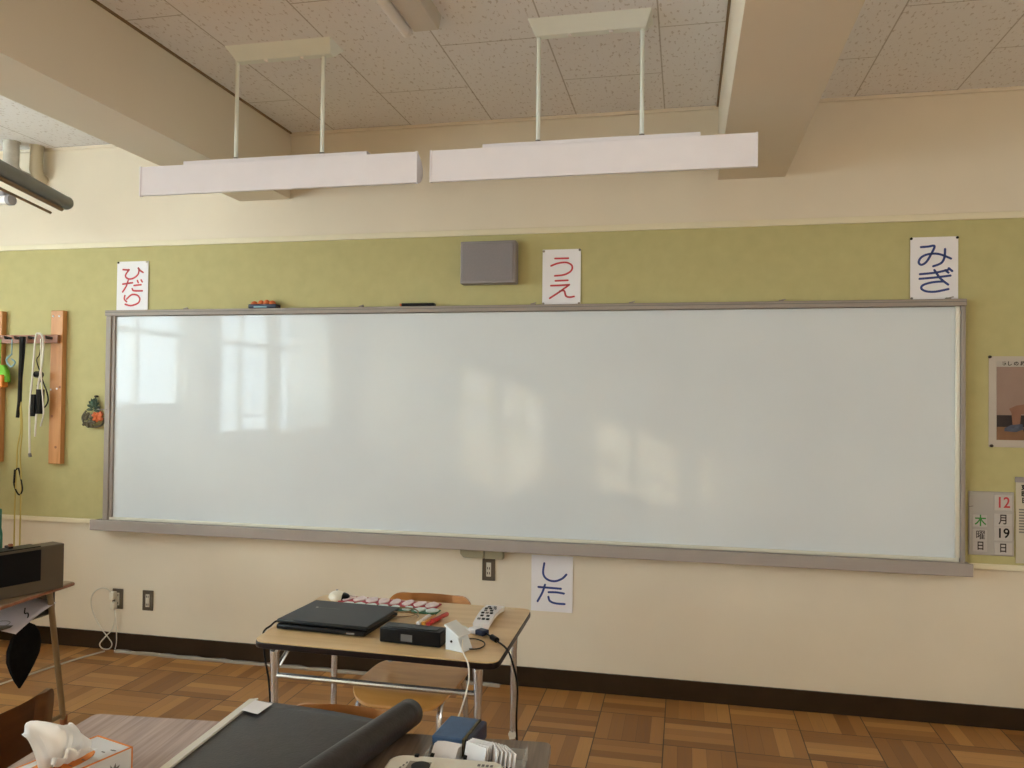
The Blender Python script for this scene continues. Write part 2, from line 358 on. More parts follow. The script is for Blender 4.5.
struct('wall_left', bm, 'wall')
for k, (a, b) in enumerate(FILL_WINS):  # added windows out of view, there for fill light
    bm = NB(); x = RX+.1
    for (y0, y1, z0, z1) in ((b, a, 1.2, 1.25), (b, a, 2.70, 2.75), (b, b+.05, 1.25, 2.7), (a-.05, a, 1.25, 2.7), ((a+b)/2-.03, (a+b)/2+.03, 1.25, 2.7), (b, a, 2.05, 2.11)): Box(bm, (x-.02, y0, z0), (x+.02, y1, z1))
    w = struct('window_%d' % (k+5), bm, 'alu')
    bm = NB(); Box(bm, (x-.003, b+.04, 1.24), (x+.003, a-.04, 2.71)); link('pane', bm, 'frosted', w, False)
for k, (a, b) in enumerate(WINS):
    bm = NB(); x = WX-.1
    for (y0, y1, z0, z1) in ((b, a, 1.0, 1.05), (b, a, 2.80, 2.85), (b, a, 2.13, 2.20), (b, b+.05, 1.05, 2.8), (a-.05, a, 1.05, 2.8), ((a+b)/2-.03, (a+b)/2+.03, 1.05, 2.8), (b, a, 1.22, 1.25)):
        Box(bm, (x-.02, y0, z0), (x+.02, y1, z1))
    w = struct('window_%d' % (k+1), bm, 'alu')
    bm = NB(); Box(bm, (x-.003, b+.04, 1.04), (x+.003, a-.04, 2.81)); link('pane', bm, 'glass', w, False)
def curtain(y0, y1, label, m='curtain', z0=1.02, z1=2.85):
    bm = NB(); n = 60; x = WX+.10
    rows = []
    for z in (z0, z1):
        rows.append([bm.verts.new((x+.025*math.sin(i*1.5), y0+(y1-y0)*i/n, z)) for i in range(n+1)])
    for i in range(n): bm.faces.new((rows[0][i], rows[0][i+1], rows[1][i+1], rows[1][i]))
    o = link('curtain', bm, m, None, True); md = o.modifiers.new('s', 'SOLIDIFY'); md.thickness = .002
    tag(o, label, 'curtain')
curtain(-4.0, -4.45, 'bunched cream curtain drawn between the window pairs on the left wall')
curtain(-7.5, -7.9, 'bunched cream curtain at the back corner of the window wall')
curtain(-.95, -2.3, 'thin white lace curtain added to dim the window nearest the board', 'lace')  # added lace, cuts the nearest window's light on the front wall
curtain(-6.15, -7.45, 'thin white lace curtain over the rearmost window', 'lace')
# beams
bm = NB(); Box(bm, (-2.51, BY, 2.625), (-2.195, 0, 3.0)); struct('beam_left', bm, 'beam')
bm = NB(); Box(bm, (.157, BY, 2.625), (.48, 0, 3.0)); struct('beam_right', bm, 'beam')
# ceiling cornice beads, and dark strips drawing the shadow line along the beams
bm = NB()
for a, b in ((WX, -2.51), (-2.195, .157), (.48, RX)): Box(bm, (a, -.012, 2.984), (b, 0, 3.0))
struct('trim_1', bm, 'wall')
bm = NB(); Box(bm, (-2.195, BY, 2.992), (-2.185, -.012, 3.0)); Box(bm, (.147, BY, 2.992), (.157, -.012, 3.0)); struct('beam_shadow_line', bm, 'batten')  # dark strips in place of the shadow gap between beam and ceiling
# baseboards
sbox('baseboard_front', (WX, -.012, 0), (RX, 0, .10), 'base'); sbox('baseboard_left', (WX, BY, 0), (WX+.012, -.012, .10), 'base')
# green pin board running the width of the wall
gb = thing('pin_board', 'long olive green felt pin board band across the wall with cream rails', 'pin board', (0, 0, .735))
bm = NB(); Box(bm, (WX, -.008, .76), (RX, 0, 2.38)); bmesh.ops.translate(bm, verts=bm.verts[:], vec=(0, 0, -.735)); link('felt_panel', bm, 'green', gb, False)
for nm, z0, z1 in (('top_rail', 2.380, 2.412), ('bottom_rail', .735, .762)):
    bm = NB(); Box(bm, (WX, -.018, z0-.735), (RX, 0, z1-.735)); link(nm, bm, 'trim', gb, False, bevel=.003)

# ------------------------------------------------------------------ whiteboard
wb = thing('whiteboard', 'wide glossy blank whiteboard with grey metal frame on the front wall', 'whiteboard', (-1.04, 0, .72))
def wbox(nm, a, b, m, bev=.002, par=wb):
    bm = NB(); Box(bm, a, b); bmesh.ops.translate(bm, verts=bm.verts[:], vec=-wb.location); return link(nm, bm, m, par, bevel=bev)
wbox('writing_surface', (-3.300, -.030, .785), (1.255, -.008, 1.965), 'board', 0)
tr = wbox('top_rail', (-3.340, -.062, 1.967), (1.286, -.008, 2.000), 'frame', .003)
wbox('rail_groove', (-3.336, -.065, 1.985), (1.282, -.060, 1.989), 'inkgrey', 0, wb)
wbox('side_rail', (-3.340, -.052, .74), (-3.305, -.008, 1.967), 'frame', .004)
wbox('side_bead', (-3.306, -.042, .785), (-3.286, -.010, 1.967), 'traym', .003)
wbox('side_rail', (1.264, -.052, .74), (1.285, -.008, 1.967), 'frame', .004)
wbox('side_bead', (1.244, -.042, .785), (1.264, -.010, 1.967), 'frame_light', .003)
wbox('bottom_bead', (-3.305, -.040, .768), (1.262, -.010, .785), 'frame_light', .003)
bm = NB()
Box(bm, (-3.381, -.10, .752), (1.302, -.012, .768)); Box(bm, (-3.381, -.105, .714), (1.302, -.094, .774)); Box(bm, (-3.381, -.10, .714), (1.302, -.012, .752))
bmesh.ops.translate(bm, verts=bm.verts[:], vec=-wb.location); link('tray', bm, 'traym', wb, bevel=.003)
for x in (-2.83, -1.75, -.79, -.28, .45, 1.2):
    bm = NB(); Box(bm, (x, -.05, 2.0), (x+.022, -.03, 2.008)); Tube(bm, [(x+.005, -.055, 2.004), (x+.03, -.055, 2.010)], .003, 6)
    bmesh.ops.translate(bm, verts=bm.verts[:], vec=-wb.location); link('rail_hook', bm, 'frame', wb)
bm = NB(); Tube(bm, [(-3.40, -.030, 1.418), (-3.37, -.055, 1.415), (-3.32, -.055, 1.417)], .003, 6); Tube(bm, [(-3.40, -.03, 1.418), (-3.405, -.012, 1.418)], .005, 6)
bmesh.ops.translate(bm, verts=bm.verts[:], vec=-wb.location); link('wall_clip', bm, 'frame', wb)

# ------------------------------------------------------------------ signs with kana strokes
def sign(label, x0, x1, z0, z1, y, strokes, ink, w, pins=(), lean=0.0):
    t = thing('paper_sign', label, 'sign', ((x0+x1)/2, y, z0)); W, H = x1-x0, z1-z0
    bm = NB(); Box(bm, (-W/2, -.0030, 0), (W/2, -.0016, H)); link('sheet', bm, 'paper', t, False)
    bm = NB()
    for s in strokes: Ribbon(bm, [(-W/2+W*u, H*(1-v)) for u, v in s], w, -.0036)
    link('lettering', bm, ink, t, False)
    for (u, v, m) in pins:
        bm = NB(); c = (-W/2+W*u, 0, H*(1-v))
        Tube(bm, [(c[0], -.002, c[2]), (c[0], -.007, c[2]), (c[0], -.010, c[2])], [.0065, .006, .003], 10); link('pin', bm, m, t)
    return t
def nrm(S, x0, x1, y0, y1): return [[((x-x0)/(x1-x0), (y-y0)/(y1-y0)) for x, y in s] for s in S]
hi = nrm([[(533, 124), (555, 126), (560, 124), (547, 142), (545, 155), (560, 165), (582, 160), (598, 146), (602, 128), (598, 118), (608, 130), (620, 138)],
          [(533, 186), (575, 181)], [(556, 171), (548, 195), (533, 219)], [(582, 193), (612, 190)], [(574, 206), (582, 215), (618, 216)], [(596, 172), (600, 181)], [(612, 170), (617, 178)],
          [(543, 235), (541, 250), (551, 261)], [(551, 250), (572, 232), (596, 234), (608, 250), (600, 268), (570, 278), (545, 272)]], 507, 642, 90, 298)
ue = nrm([[(738, 250), (826, 250)], [(712, 296), (760, 280), (815, 277), (850, 298), (845, 330), (800, 354), (738, 360)],
          [(742, 392), (824, 390)], [(712, 422), (780, 421), (834, 418)], [(834, 418), (770, 462), (705, 502)], [(772, 458), (800, 456), (812, 488), (835, 497), (866, 493)]], 655, 908, 192, 543)
sh = nrm([[(678, 272), (672, 340), (695, 378), (740, 389), (785, 370), (812, 340)], [(644, 434), (780, 437)], [(684, 416), (668, 470), (640, 530)],
          [(706, 465), (755, 463), (798, 468)], [(705, 496), (715, 524), (750, 537), (803, 538)]], 600, 850, 218, 595)
mi = nrm([[(254, 302), (300, 300), (342, 298), (320, 348), (290, 395), (258, 413), (240, 398), (255, 368), (300, 348), (370, 348), (448, 378)], [(410, 318), (406, 370), (385, 405), (334, 424)],
          [(248, 472), (350, 464), (430, 448)], [(246, 501), (350, 494), (445, 484)], [(342, 448), (380, 500), (430, 540)], [(400, 520), (330, 524), (270, 540), (258, 562), (290, 580), (350, 583), (432, 568)],
          [(412, 450), (432, 466)], [(434, 438), (456, 456)]], 185, 495, 240, 632)
sign('white paper sign with red handwriting above the left end of the whiteboard', -3.300, -3.090, 2.003, 2.293, -.012, hi, 'red', .0105, [(.04, .02, 'black'), (.95, .02, 'offwhite')])
sign('white paper sign with red handwriting beside the grey box above the whiteboard', -.735, -.533, 2.003, 2.293, -.012, ue, 'red', .0095, [(.97, .02, 'inkgrey'), (.03, .03, 'frame'), (.03, .98, 'frame'), (.96, .98, 'frame')])
sign('white paper sign with blue handwriting above the right end of the whiteboard', 1.052, 1.262, 2.003, 2.302, -.012, mi, 'blue', .0105, [(.02, .02, 'black'), (.98, .02, 'black'), (.03, .98, 'inkgrey')])
sign('white paper sign with blue handwriting on the wall below the whiteboard', -.779, -.560, .398, .690, -.002, sh, 'blue', .0110)

# ------------------------------------------------------------------ wall speaker box
sp = thing('wall_speaker', 'plain grey box shaped speaker on green wall above the whiteboard', 'speaker', (-1.018, -.008, 2.112))
bm = NB(); Box(bm, (-.148, -.075, 0), (.152, 0, .224)); link('case', bm, 'grey', sp, bevel=.006)
bm = NB(); Box(bm, (-.136, -.079, .012), (.140, -.074, .212)); link('front_cloth', bm, mat('grey_speaker_cloth', (.25, .225, .235), .85, noise=.06, nscale=200, bump=.4, bscale=500), sp, bevel=.004)

# things on the whiteboard's top rail
t = thing('board_eraser', 'dark blue eraser with orange lumps lying on whiteboard top rail, left', 'eraser', (-2.32, -.045, 2.0))
box('felt_pad', (-.085, -.028, 0), (.085, .028, .022), 'navy', t, .004)
for k, (x, h) in enumerate(((-.062, .016), (-.02, .021), (.015, .024), (.05, .018))):
    bm = NB(); bmesh.ops.create_icosphere(bm, subdivisions=2, radius=.02, matrix=Matrix.Translation((x, 0, .026)) @ Matrix.Diagonal((1, .9, h/.02, 1))); link('grip', bm, 'flowerorange', t)
box('back_plate', (-.05, -.030, .001), (.03, -.027, .010), 'sky_blue', t, .001)
t = thing('board_eraser', 'slim black eraser lying on whiteboard top rail left of the grey speaker', 'eraser', (-1.41, -.045, 2.0))
box('felt_pad', (-.088, -.022, 0), (.095, .022, .016), 'black', t, .004); box('end_cap', (-.100, -.018, .001), (-.088, .018, .015), 'flowerorange', t, .003)

# ------------------------------------------------------------------ outlets and conduit box
def outlet(label, x, z, kind=0):
    t = thing('wall_outlet', label, 'outlet', (x, 0, z), group=None)
    bm = NB(); Box(bm, (-.035, -.008, 0), (.035, 0, .118)); link('cover_plate', bm, 'darkbrown', t, bevel=.003)
    bm = NB(); Box(bm, (-.012, -.011, .022), (.014, -.008, .096)); link('socket', bm, 'offwhite', t, bevel=.001)
    for dz in ((.04, .066) if kind else (.036, .082)):
        bm = NB(); Box(bm, (-.007, -.0118, dz-.006), (-.003, -.0108, dz+.006)); Box(bm, (.004, -.0118, dz-.006), (.008, -.0108, dz+.006)); link('slot', bm, 'black', t)
    return t
outlet('brown outlet plate with white plugs and grey cord near the left desk', -3.262, .240)
outlet('bare brown outlet plate to the right of the plugged one, low on wall', -3.060, .243)
outlet('brown outlet plate fixed under the beige box beneath the whiteboard tray', -1.010, .540, 1)
t = thing('junction_box', 'small beige two part cable box under the whiteboard tray', 'junction box', (-1.04, -.001, .662))
for a, b in ((-.118, .012), (.016, .115)):
    bm = NB(); Prism(bm, [(a if a > 0 else a-.0, .048), (b, .048), (b, 0), (a+(.02 if a < 0 else 0), 0), (a, .02)] if a < 0 else [(a, .048), (b, .048), (b, 0), (a, 0)], 0, .045, Matrix.Rotation(PI/2, 4, 'X')); link('cover', bm, mat('olive_beige_box', (.36, .32, .21), .5), t, bevel=.003)
# two plugs in the left outlet, with cord
t = thing('power_plug', 'upper white plug in left outlet with grey cord looping to the floor', 'plug', (-3.275, -.0125, .30))
box('plug_body', (-.016, -.034, 0), (.016, 0, .046), 'ivory', t, .006)
tube('cord', rel(t, [(-3.275, -.04, .335), (-3.30, -.045, .362), (-3.345, -.045, .365), (-3.40, -.04, .33), (-3.418, -.035, .27), (-3.395, -.03, .19), (-3.345, -.03, .12), (-3.30, -.03, .075), (-3.275, -.03, .04), (-3.29, -.035, .012), (-3.33, -.04, .012), (-3.345, -.045, .04), (-3.31, -.04, .085), (-3.27, -.035, .13), (-3.255, -.03, .2), (-3.268, -.03, .25)]), .0035, 'offwhite', t, 6, 6)
t = thing('power_plug', 'lower white plug in left outlet with straight thin cord', 'plug', (-3.270, -.0125, .245))
box('plug_body', (-.015, -.03, 0), (.015, 0, .04), 'ivory', t, .006)
tube('cord', rel(t, [(-3.262, -.03, .25), (-3.25, -.03, .16), (-3.245, -.03, .06), (-3.25, -.035, .012)]), .003, 'offwhite', t, 6, 6)
# floor cable and cloudy cover strip
t = link('floor_cable', (lambda b: (Tube(b, [(-3.30, -.06, .005), (-3.36, -.25, .005), (-3.42, -.55, .005), (-3.50, -.90, .005), (-3.66, -1.5, .005)], .005, 6, 6), b)[1])(NB()), 'offwhite')
tag(t, 'thin grey cable lying on the parquet from the left outlet to under the left desk', 'cable')
bm = NB()
def crown(y0, y1, x0, x1, h):
    n = 40; pr = [(y0, .0005), (y0+.3*(y1-y0), h), (y0+.7*(y1-y0), h), (y1, .0005)]
    rows = []
    for i in range(n+1):
        x = x0+(x1-x0)*i/n; rows.append([bm.verts.new((x, y+.004*math.sin(i*1.7), z*(1+.25*math.sin(i*2.3)))) for y, z in pr])
    for a, b in zip(rows, rows[1:]):
        for k in range(3): bm.faces.new((a[k], a[k+1], b[k+1], b[k]))
crown(-.060, -.014, -3.24, -.93, .011)
o = link('cable_cover', bm, 'cover'); tag(o, 'cloudy plastic cable cover strip taped on the floor along the brown baseboard', 'cable cover')
o = link('wall_cable', (lambda b: (Tube(b, [(-3.25, -.038, .006), (-2.3, -.036, .005), (-1.5, -.038, .005), (-.95, -.036, .005)], .004, 6, 6), b)[1])(NB()), 'offwhite')
tag(o, 'white cable running under the cloudy cover strip along the wall', 'cable')

# ------------------------------------------------------------------ date board, calendar, poster
t = thing('date_board', 'grey magnetic date board with red 12 and black 19 right of whiteboard', 'date board', (1.402, -.009, .802))
box('panel', (-.094, -.008, 0), (.100, 0, .298), mat('date_board_grey', (.42, .39, .36), .5), t, .004)
tile = mat('date_tile_grey', (.50, .46, .43), .5)
for (x, z, w, h) in ((.052, .248, .076, .076), (.052, .168, .076, .062), (.052, .105, .076, .070), (.052, .035, .076, .062), (-.046, .160, .062, .06), (-.046, .092, .062, .06), (-.046, .040, .062, .05)):
    box('tile', (x-w/2, -.011, z-h/2+.002), (x+w/2, -.0075, z+h/2-.002), tile, t, .002)
for s, x, z, sz, m, xs in (('12', .052, .247, .070, 'red', .85), ('月', .052, .168, .050, 'pdark', .8), ('19', .052, .105, .062, 'black', .9), ('日', .052, .036, .046, 'pdark', .8), ('木', -.044, .158, .056, 'mint_green', .9), ('曜', -.044, .092, .046, 'pdark', .9), ('日', -.044, .042, .044, 'pdark', .8)):
    text_mesh('character', s, sz, m, t, (x, -.0115, z), xs=xs, bold=.0003 if s == '曜' else .0010)
tube('magnet_mark', [(-.092, -.010, .225), (-.075, -.011, .229)], .002, 'inkgrey', t, 6)
t = thing('wall_calendar', 'narrow cream poster with black print cut off at the right frame edge', 'poster', (1.628, -.010, .772))
box('sheet', (-.118, -.002, 0), (.12, 0, .395), mat('cream_calendar', (.55, .49, .38), .7), t); box('top_strip', (-.122, -.006, .375), (.12, .0, .400), 'grey', t, .002)
for i, s in enumerate('東曜日'): text_mesh('character', s, .028, 'black', t, (-.082, -.003, .350-i*.030), bold=.001)
for k in range(9): box('print_line', (-.105+.0, -.003, .245-.013*k), (.10, -.0015, .252-.013*k), 'inkgrey', t)
box('print_line', (-.075, -.003, .105), (.10, -.0015, .114), 'black', t)
t = thing('photo_poster', 'white bordered photo poster pinned on the green wall at the right edge', 'poster', (1.610, -.010, 1.308))
o = box('sheet', (-.215, -.002, 0), (.22, 0, .425), mat('poster_paper', (.50, .44, .38), .7), t)
box('title_strip', (-.182, -.0034, .378), (.2, -.002, .402), mat('poster_title', (.47, .42, .37), .7), t)
text_mesh('title', 'めし の 段。', .022, 'pdark', t, (-.10, -.0042, .390), bold=.0006)
box('picture', (-.182, -.0034, .034), (.2, -.002, .376), 'shirt', t)
box('picture_floor', (-.182, -.0040, .034), (.2, -.0035, .095), 'pfloor', t)
box('picture_shadow', (-.182, -.0042, .095), (.2, -.0036, .150), 'pdark', t)
bm = NB(); Prism(bm, [(-.13, .18), (-.10, .195), (.0, .215), (.2, .22), (.2, .17), (-.08, .155), (-.085, .10), (-.115, .10), (-.12, .16)], .0, .0006, Matrix.Translation((0, -.0048, 0)) @ Matrix.Rotation(PI/2, 4, 'X') ); link('picture_legs', bm, 'skin', t, False)
bm = NB(); Prism(bm, [(-.15, .075), (-.10, .072), (-.07, .085), (-.075, .11), (-.12, .105), (-.15, .09)], 0, .0006, Matrix.Translation((0, -.0054, 0)) @ Matrix.Rotation(PI/2, 4, 'X')); link('picture_shoe', bm, 'pblue', t, False)
box('picture_step', (-.07, -.0052, .075), (.2, -.0044, .09), 'pdark', t)
for z in (.422, .006):
    bm = NB(); Tube(bm, [(-.212+(.008 if z < .1 else 0), -.002, z), (-.212+(.008 if z < .1 else 0), -.010, z)], .007, 10); link('pin', bm, 'pdark', t)

# ------------------------------------------------------------------ pendant board lights
def pendant(label, x0, x1, rx, cx0, cx1, px0, px1):
    xm = (x0+x1)/2; t = thing('pendant_light', label, 'pendant light', (xm, -1.03, 2.374), group='pendant lights over the whiteboard')
    f = lambda x: x-xm
    # housing: flat front, curved back
    prof = [(-.075, 0), (-.075, .126)]+[(-.075+.085*math.sin(a), .063+.063*math.cos(a)) for a in [PI*k/10 for k in range(1, 10)]]
    bm = NB(); Prism(bm, [(y, z) for y, z in prof], 0, x1-x0, Matrix.Translation((f(x0), 0, 0)) @ Matrix(((0, 0, 1, 0), (1, 0, 0, 0), (0, 1, 0, 0), (0, 0, 0, 1))))
    link('housing', bm, 'pendant', t, bevel=.002)
    box('end_cap', (f(x0)-.003, -.078, -.002), (f(x0)+.004, -.060, .127), 'pendant', t, .001); box('end_cap', (f(x1)-.004, -.078, -.002), (f(x1)+.003, -.060, .127), 'pendant', t, .001)
    box('mounting_plate', (f(px0), -.045, .120), (f(px1), .035, .150), 'pendant', t, .002)
    for x in rx:
        tube('rod', [(f(x), .01, .165), (f(x), .01, .600)], .0085, 'canopy', t, 12)
        tube('rod_collar', [(f(x), .01, .148), (f(x), .01, .170)], .0105, 'inkgrey', t, 12)
    bm = NB(); h = .045; zt = 3.0-2.374
    lo = [(f(cx0)+.024, -.012), (f(cx1)-.024, -.012), (f(cx1)-.024, .024), (f(cx0)+.024, .024)]; hi_ = [(f(cx0), -.072), (f(cx1), -.072), (f(cx1), .072), (f(cx0), .072)]
    a = [bm.verts.new((x, y, zt-h)) for x, y in lo]; b = [bm.verts.new((x, y, zt)) for x, y in hi_]
    bm.faces.new(a[::-1]); bm.faces.new(b)
    for k in range(4): bm.faces.new((a[k], a[(k+1) % 4], b[(k+1) % 4], b[k]))
    link('canopy', bm, 'canopy', t, False, bevel=.002)
    for u in (.33, .67): 
        x = f(cx0+(cx1-cx0)*u); tube('screw', [(x, -.004, zt-h-.008), (x, -.004, zt-h)], .008, 'white', t, 8)
pendant('white pendant batten light over the left half of the whiteboard', -2.322, -1.060, (-1.915, -1.511), -1.930, -1.445, -2.135, -1.285)
pendant('white pendant batten light over the middle of the whiteboard, nearer the right beam', -1.001, .254, (-.580, -.170), -.612, -.132, -.795, .052)
# ceiling batten light
t = thing('ceiling_light', 'short end of a white fluorescent batten on the ceiling at the top edge', 'ceiling light', (-1.02, -1.2, 3.0))
bm = NB(); Prism(bm, [(-.05, -.055), (.05, -.055), (.062, 0), (-.062, 0)], 0, 1.25, Matrix.Translation((.022, .015, 0)) @ Matrix.Rotation(PI/2, 4, 'X')); link('body', bm, mat('beige_batten', (.62, .56, .50), .5), t, bevel=.003)
for x in (-.060,):
    tube('lamp_tube', [(x-.0, 0, -.05), (x, -1.2, -.05)], .022, 'white', t, 14)
    tube('lamp_holder', [(x, .018, -.05), (x, -.004, -.05)], .0235, 'white', t, 14)

# ------------------------------------------------------------------ pipes, roll screen, lamp at top left
t = thing('vertical_pipe', 'short beige pipe coming down from ceiling against wall, right of grey pipe', 'pipe', (-3.838, -.058, 2.80))
tube('pipe', [(0, 0, .20), (0, 0, .05), (0, .02, .015), (0, .055, 0)], .037, 'pipe_beige', t, 20); tube('ceiling_collar', [(0, 0, .195), (0, 0, .20)], .042, 'pipe_beige', t, 20)
t = thing('vertical_pipe', 'wrapped light grey pipe hanging from the ceiling in the left corner', 'pipe', (-3.92, -.16, 2.80))
tube('pipe', [(0, 0, .20), (0, 0, .05), (0, .04, .01), (0, .15, 0)], .043, 'pipe_grey', t, 20); tube('ceiling_collar', [(0, 0, .192), (0, 0, .20)], .048, 'pipe_grey', t, 20)
t = thing('roll_screen', 'dark grey tubular screen case hanging above the left desk at the frame edge', 'projection screen', (-2.785, -1.0, 2.38))
dv = Vector((.31, -.95, 0)).normalized()
SC = [Vector((0, 0, 0)), dv*1.5]
tube('case', [SC[0]+Vector((0, 0, .005)), SC[1]+Vector((0, 0, .005))], .030, 'tube_grey', t, 20)
tube('end_cap', [SC[0]-dv*.012+Vector((0, 0, .005)), SC[0]+dv*.004+Vector((0, 0, .005))], [.025, .0315], 'tube_grey', t, 20)
sd_ = Vector((-.95, -.31, 0)).normalized()
tube('bottom_bar', [SC[0]+dv*.05+Vector((0, 0, -.035)), SC[1]+Vector((0, 0, -.035))], .009, 'batten', t, 10)
tube('bottom_bar', [SC[0]+dv*.09+sd_*.03+Vector((0, 0, -.060)), SC[1]+sd_*.03+Vector((0, 0, -.060))], .006, 'batten', t, 8)
for k in (.85, 1.4):
    bm = NB(); p = SC[0]+dv*k; Tube(bm, [p+Vector((0, 0, .03)), p+Vector((0, 0, .62))], .008, 8); link('hanger_rod', bm, 'canopy', t)
    bm = NB(); Box(bm, (p.x-.02, p.y-.02, -.065), (p.x+.02, p.y+.02, .035)); link('bracket', bm, 'tube_grey', t, bevel=.004)
t = thing('tube_lamp', 'bright white capped tube lamp at the left frame edge below the pipes', 'lamp', (-3.9, -.6, 2.50))
tube('lamp_tube', [(-.5, 0, .027), (.405, 0, .027)], .024, 'white', t, 16); tube('end_cap', [(.402, 0, .027), (.425, 0, .027)], .029, 'grey', t, 16)
box('mount', (-.5, -.01, .05), (.38, .03, .075), 'grey', t, .004); tube('hanger', [(-.2, .01, .07), (-.2, .01, .5)], .008, 'canopy', t, 8); tube('hanger', [(.2-.3, .01, .07), (-.1, .01, .5)], .008, 'canopy', t, 8)

# ------------------------------------------------------------------ plank rack with hanging things
t = thing('wooden_rack', 'wooden rack of two upright planks and a reddish hook rail on green wall', 'rack', (-3.9, -.009, 1.085))
for a, b in ((-3.727, -3.643), (-4.175, -4.075)):
    bm = NB(); Box(bm, (a+3.9, -.035, 0), (b+3.9, 0, .92)); pk = link('plank', bm, 'pine', t, bevel=.003)
    for dz in (.885, .885, .44, .44):
        pass
    for (u, z) in ((.2, .885), (.7, .885), (.12, .445), (.62, .45)):
        x = a+3.9+(b-a)*u; tube('screw', [(x, -.0375, z), (x, -.034, z)], .006, 'white', pk, 8)
    for (u, z) in ((.85, .46), (.25, .285), (.60, .10)):
        x = a+3.9+(b-a)*u; tube('knot', [(x, -.0358, z), (x, -.034, z)], .008, 'rail', pk, 10)
box('hook_rail', (-.29, -.060, .722), (.245, -.036, .772), 'rail', t, .003)
for x in (-.20, -.10, -.03, .07, .19):
    bm = NB(); Tube(bm, [(x-.02, -.062, .758), (x+.02, -.062, .750)], .007, 8); Tube(bm, [(x, -.06, .75), (x, -.085, .748), (x, -.092, .762)], .005, 8); link('peg', bm, 'pdark', t)
RY = -.098
def hang(name, label, cat, parts, group=None):
    t = thing(name, label, cat, parts[0][1][0], group=group)
    for nm, pts, r, m, n in parts: tube(nm, rel(t, pts), r, m, t, 8, n)
    t.location.x += .062
    return t
def W(pts, y=RY): return [(x, y, z) for x, z in pts]
hang('dark_strap', 'long black strap with yellow cords hanging second from left on the rack rail', 'strap',
     [('strap', W([(-3.935, 1.845), (-3.937, 1.75), (-3.945, 1.60), (-3.947, 1.46), (-3.960, 1.36)]), [.017, .016, .012, .012, .010], 'black', 0),
      ('yellow_cord', W([(-3.945, 1.46), (-3.935, 1.30), (-3.955, 1.18), (-3.958, 1.05), (-3.965, .85), (-3.965, .50)]), .004, 'yellow', 6),
      ('yellow_cord', W([(-3.940, 1.46), (-3.925, 1.30), (-3.935, 1.14), (-3.925, 1.0), (-3.925, .85), (-3.925, .50)]), .004, 'yellow', 6),
      ('loop', W([(-3.955, 1.06), (-3.975, .98), (-3.962, .93), (-3.935, .90), (-3.915, .93), (-3.925, .99), (-3.945, 1.06)]), .0045, 'black', 6),
      ('knot', W([(-3.965, 1.05), (-3.970, .97)]), .009, 'black', 0)])
hang('jump_rope', 'long white rope looped over the rack rail beside the right plank', 'rope',
     [('rope', W([(-3.860, 1.14), (-3.866, 1.40), (-3.852, 1.60), (-3.835, 1.83), (-3.815, 1.862), (-3.785, 1.835), (-3.782, 1.72), (-3.810, 1.55), (-3.818, 1.40), (-3.825, 1.25)], -.108), .0055, 'cordwhite', 6),
      ('rope', W([(-3.800, 1.83), (-3.79, 1.6), (-3.775, 1.45), (-3.772, 1.38), (-3.790, 1.31)], -.106), .004, 'cordwhite', 6),
      ('end_knot', W([(-3.860, 1.150), (-3.855, 1.128)], -.108), .009, 'inkgrey', 0)])
hang('corded_device', 'black corded pocket device hanging behind the white rope', 'cord',
     [('cord', W([(-3.805, 1.83), (-3.815, 1.74), (-3.835, 1.70), (-3.80, 1.60), (-3.83, 1.55)], -.096), .003, 'black', 6), ('cord', W([(-3.80, 1.60), (-3.762, 1.52), (-3.75, 1.46), (-3.78, 1.42), (-3.81, 1.44)], -.096), .004, 'black', 6),
      ('switch', W([(-3.84, 1.62), (-3.80, 1.615)], -.096), .020, 'black', 0), ('handset', W([(-3.845, 1.50), (-3.847, 1.37)], -.098), .018, 'black', 0), ('handset', W([(-3.805, 1.53), (-3.808, 1.385)], -.096), .022, 'black', 0)])
hang('wire_hook', 'small pale blue wire ring hanging from the rack rail beside the left plank', 'hook',
     [('wire', W([(-4.01, 1.83), (-4.01, 1.74)]), .003, 'sky_blue', 0), ('ring', W([(-4.01, 1.74), (-4.045, 1.71), (-4.035, 1.68), (-4.01, 1.665), (-3.985, 1.69), (-4.01, 1.71)]), .005, 'sky_blue', 6)])
t = thing('small_pouch', 'lime green and orange pouch hanging at the left frame edge', 'pouch', (-4.035, -.06, 1.54))
bm = NB(); Prism(bm, [(-.10, .03), (.052, .03), (.040, .10), (.018, .135), (-.10, .14)], 0, .03, Matrix.Rotation(PI/2, 4, 'X')); link('green_flap', bm, 'lime', t, bevel=.006)
bm = NB(); Prism(bm, [(-.10, .0), (.030, .0), (.030, .075), (-.10, .075)], 0, .045, Matrix.Rotation(PI/2, 4, 'X')); link('orange_pocket', bm, 'orange', t, bevel=.006)
bm = NB(); Tube(bm, [(-.02, -.01, .14), (-.02, -.01, .29)], .003, 6); link('cord', bm, 'lime', t)
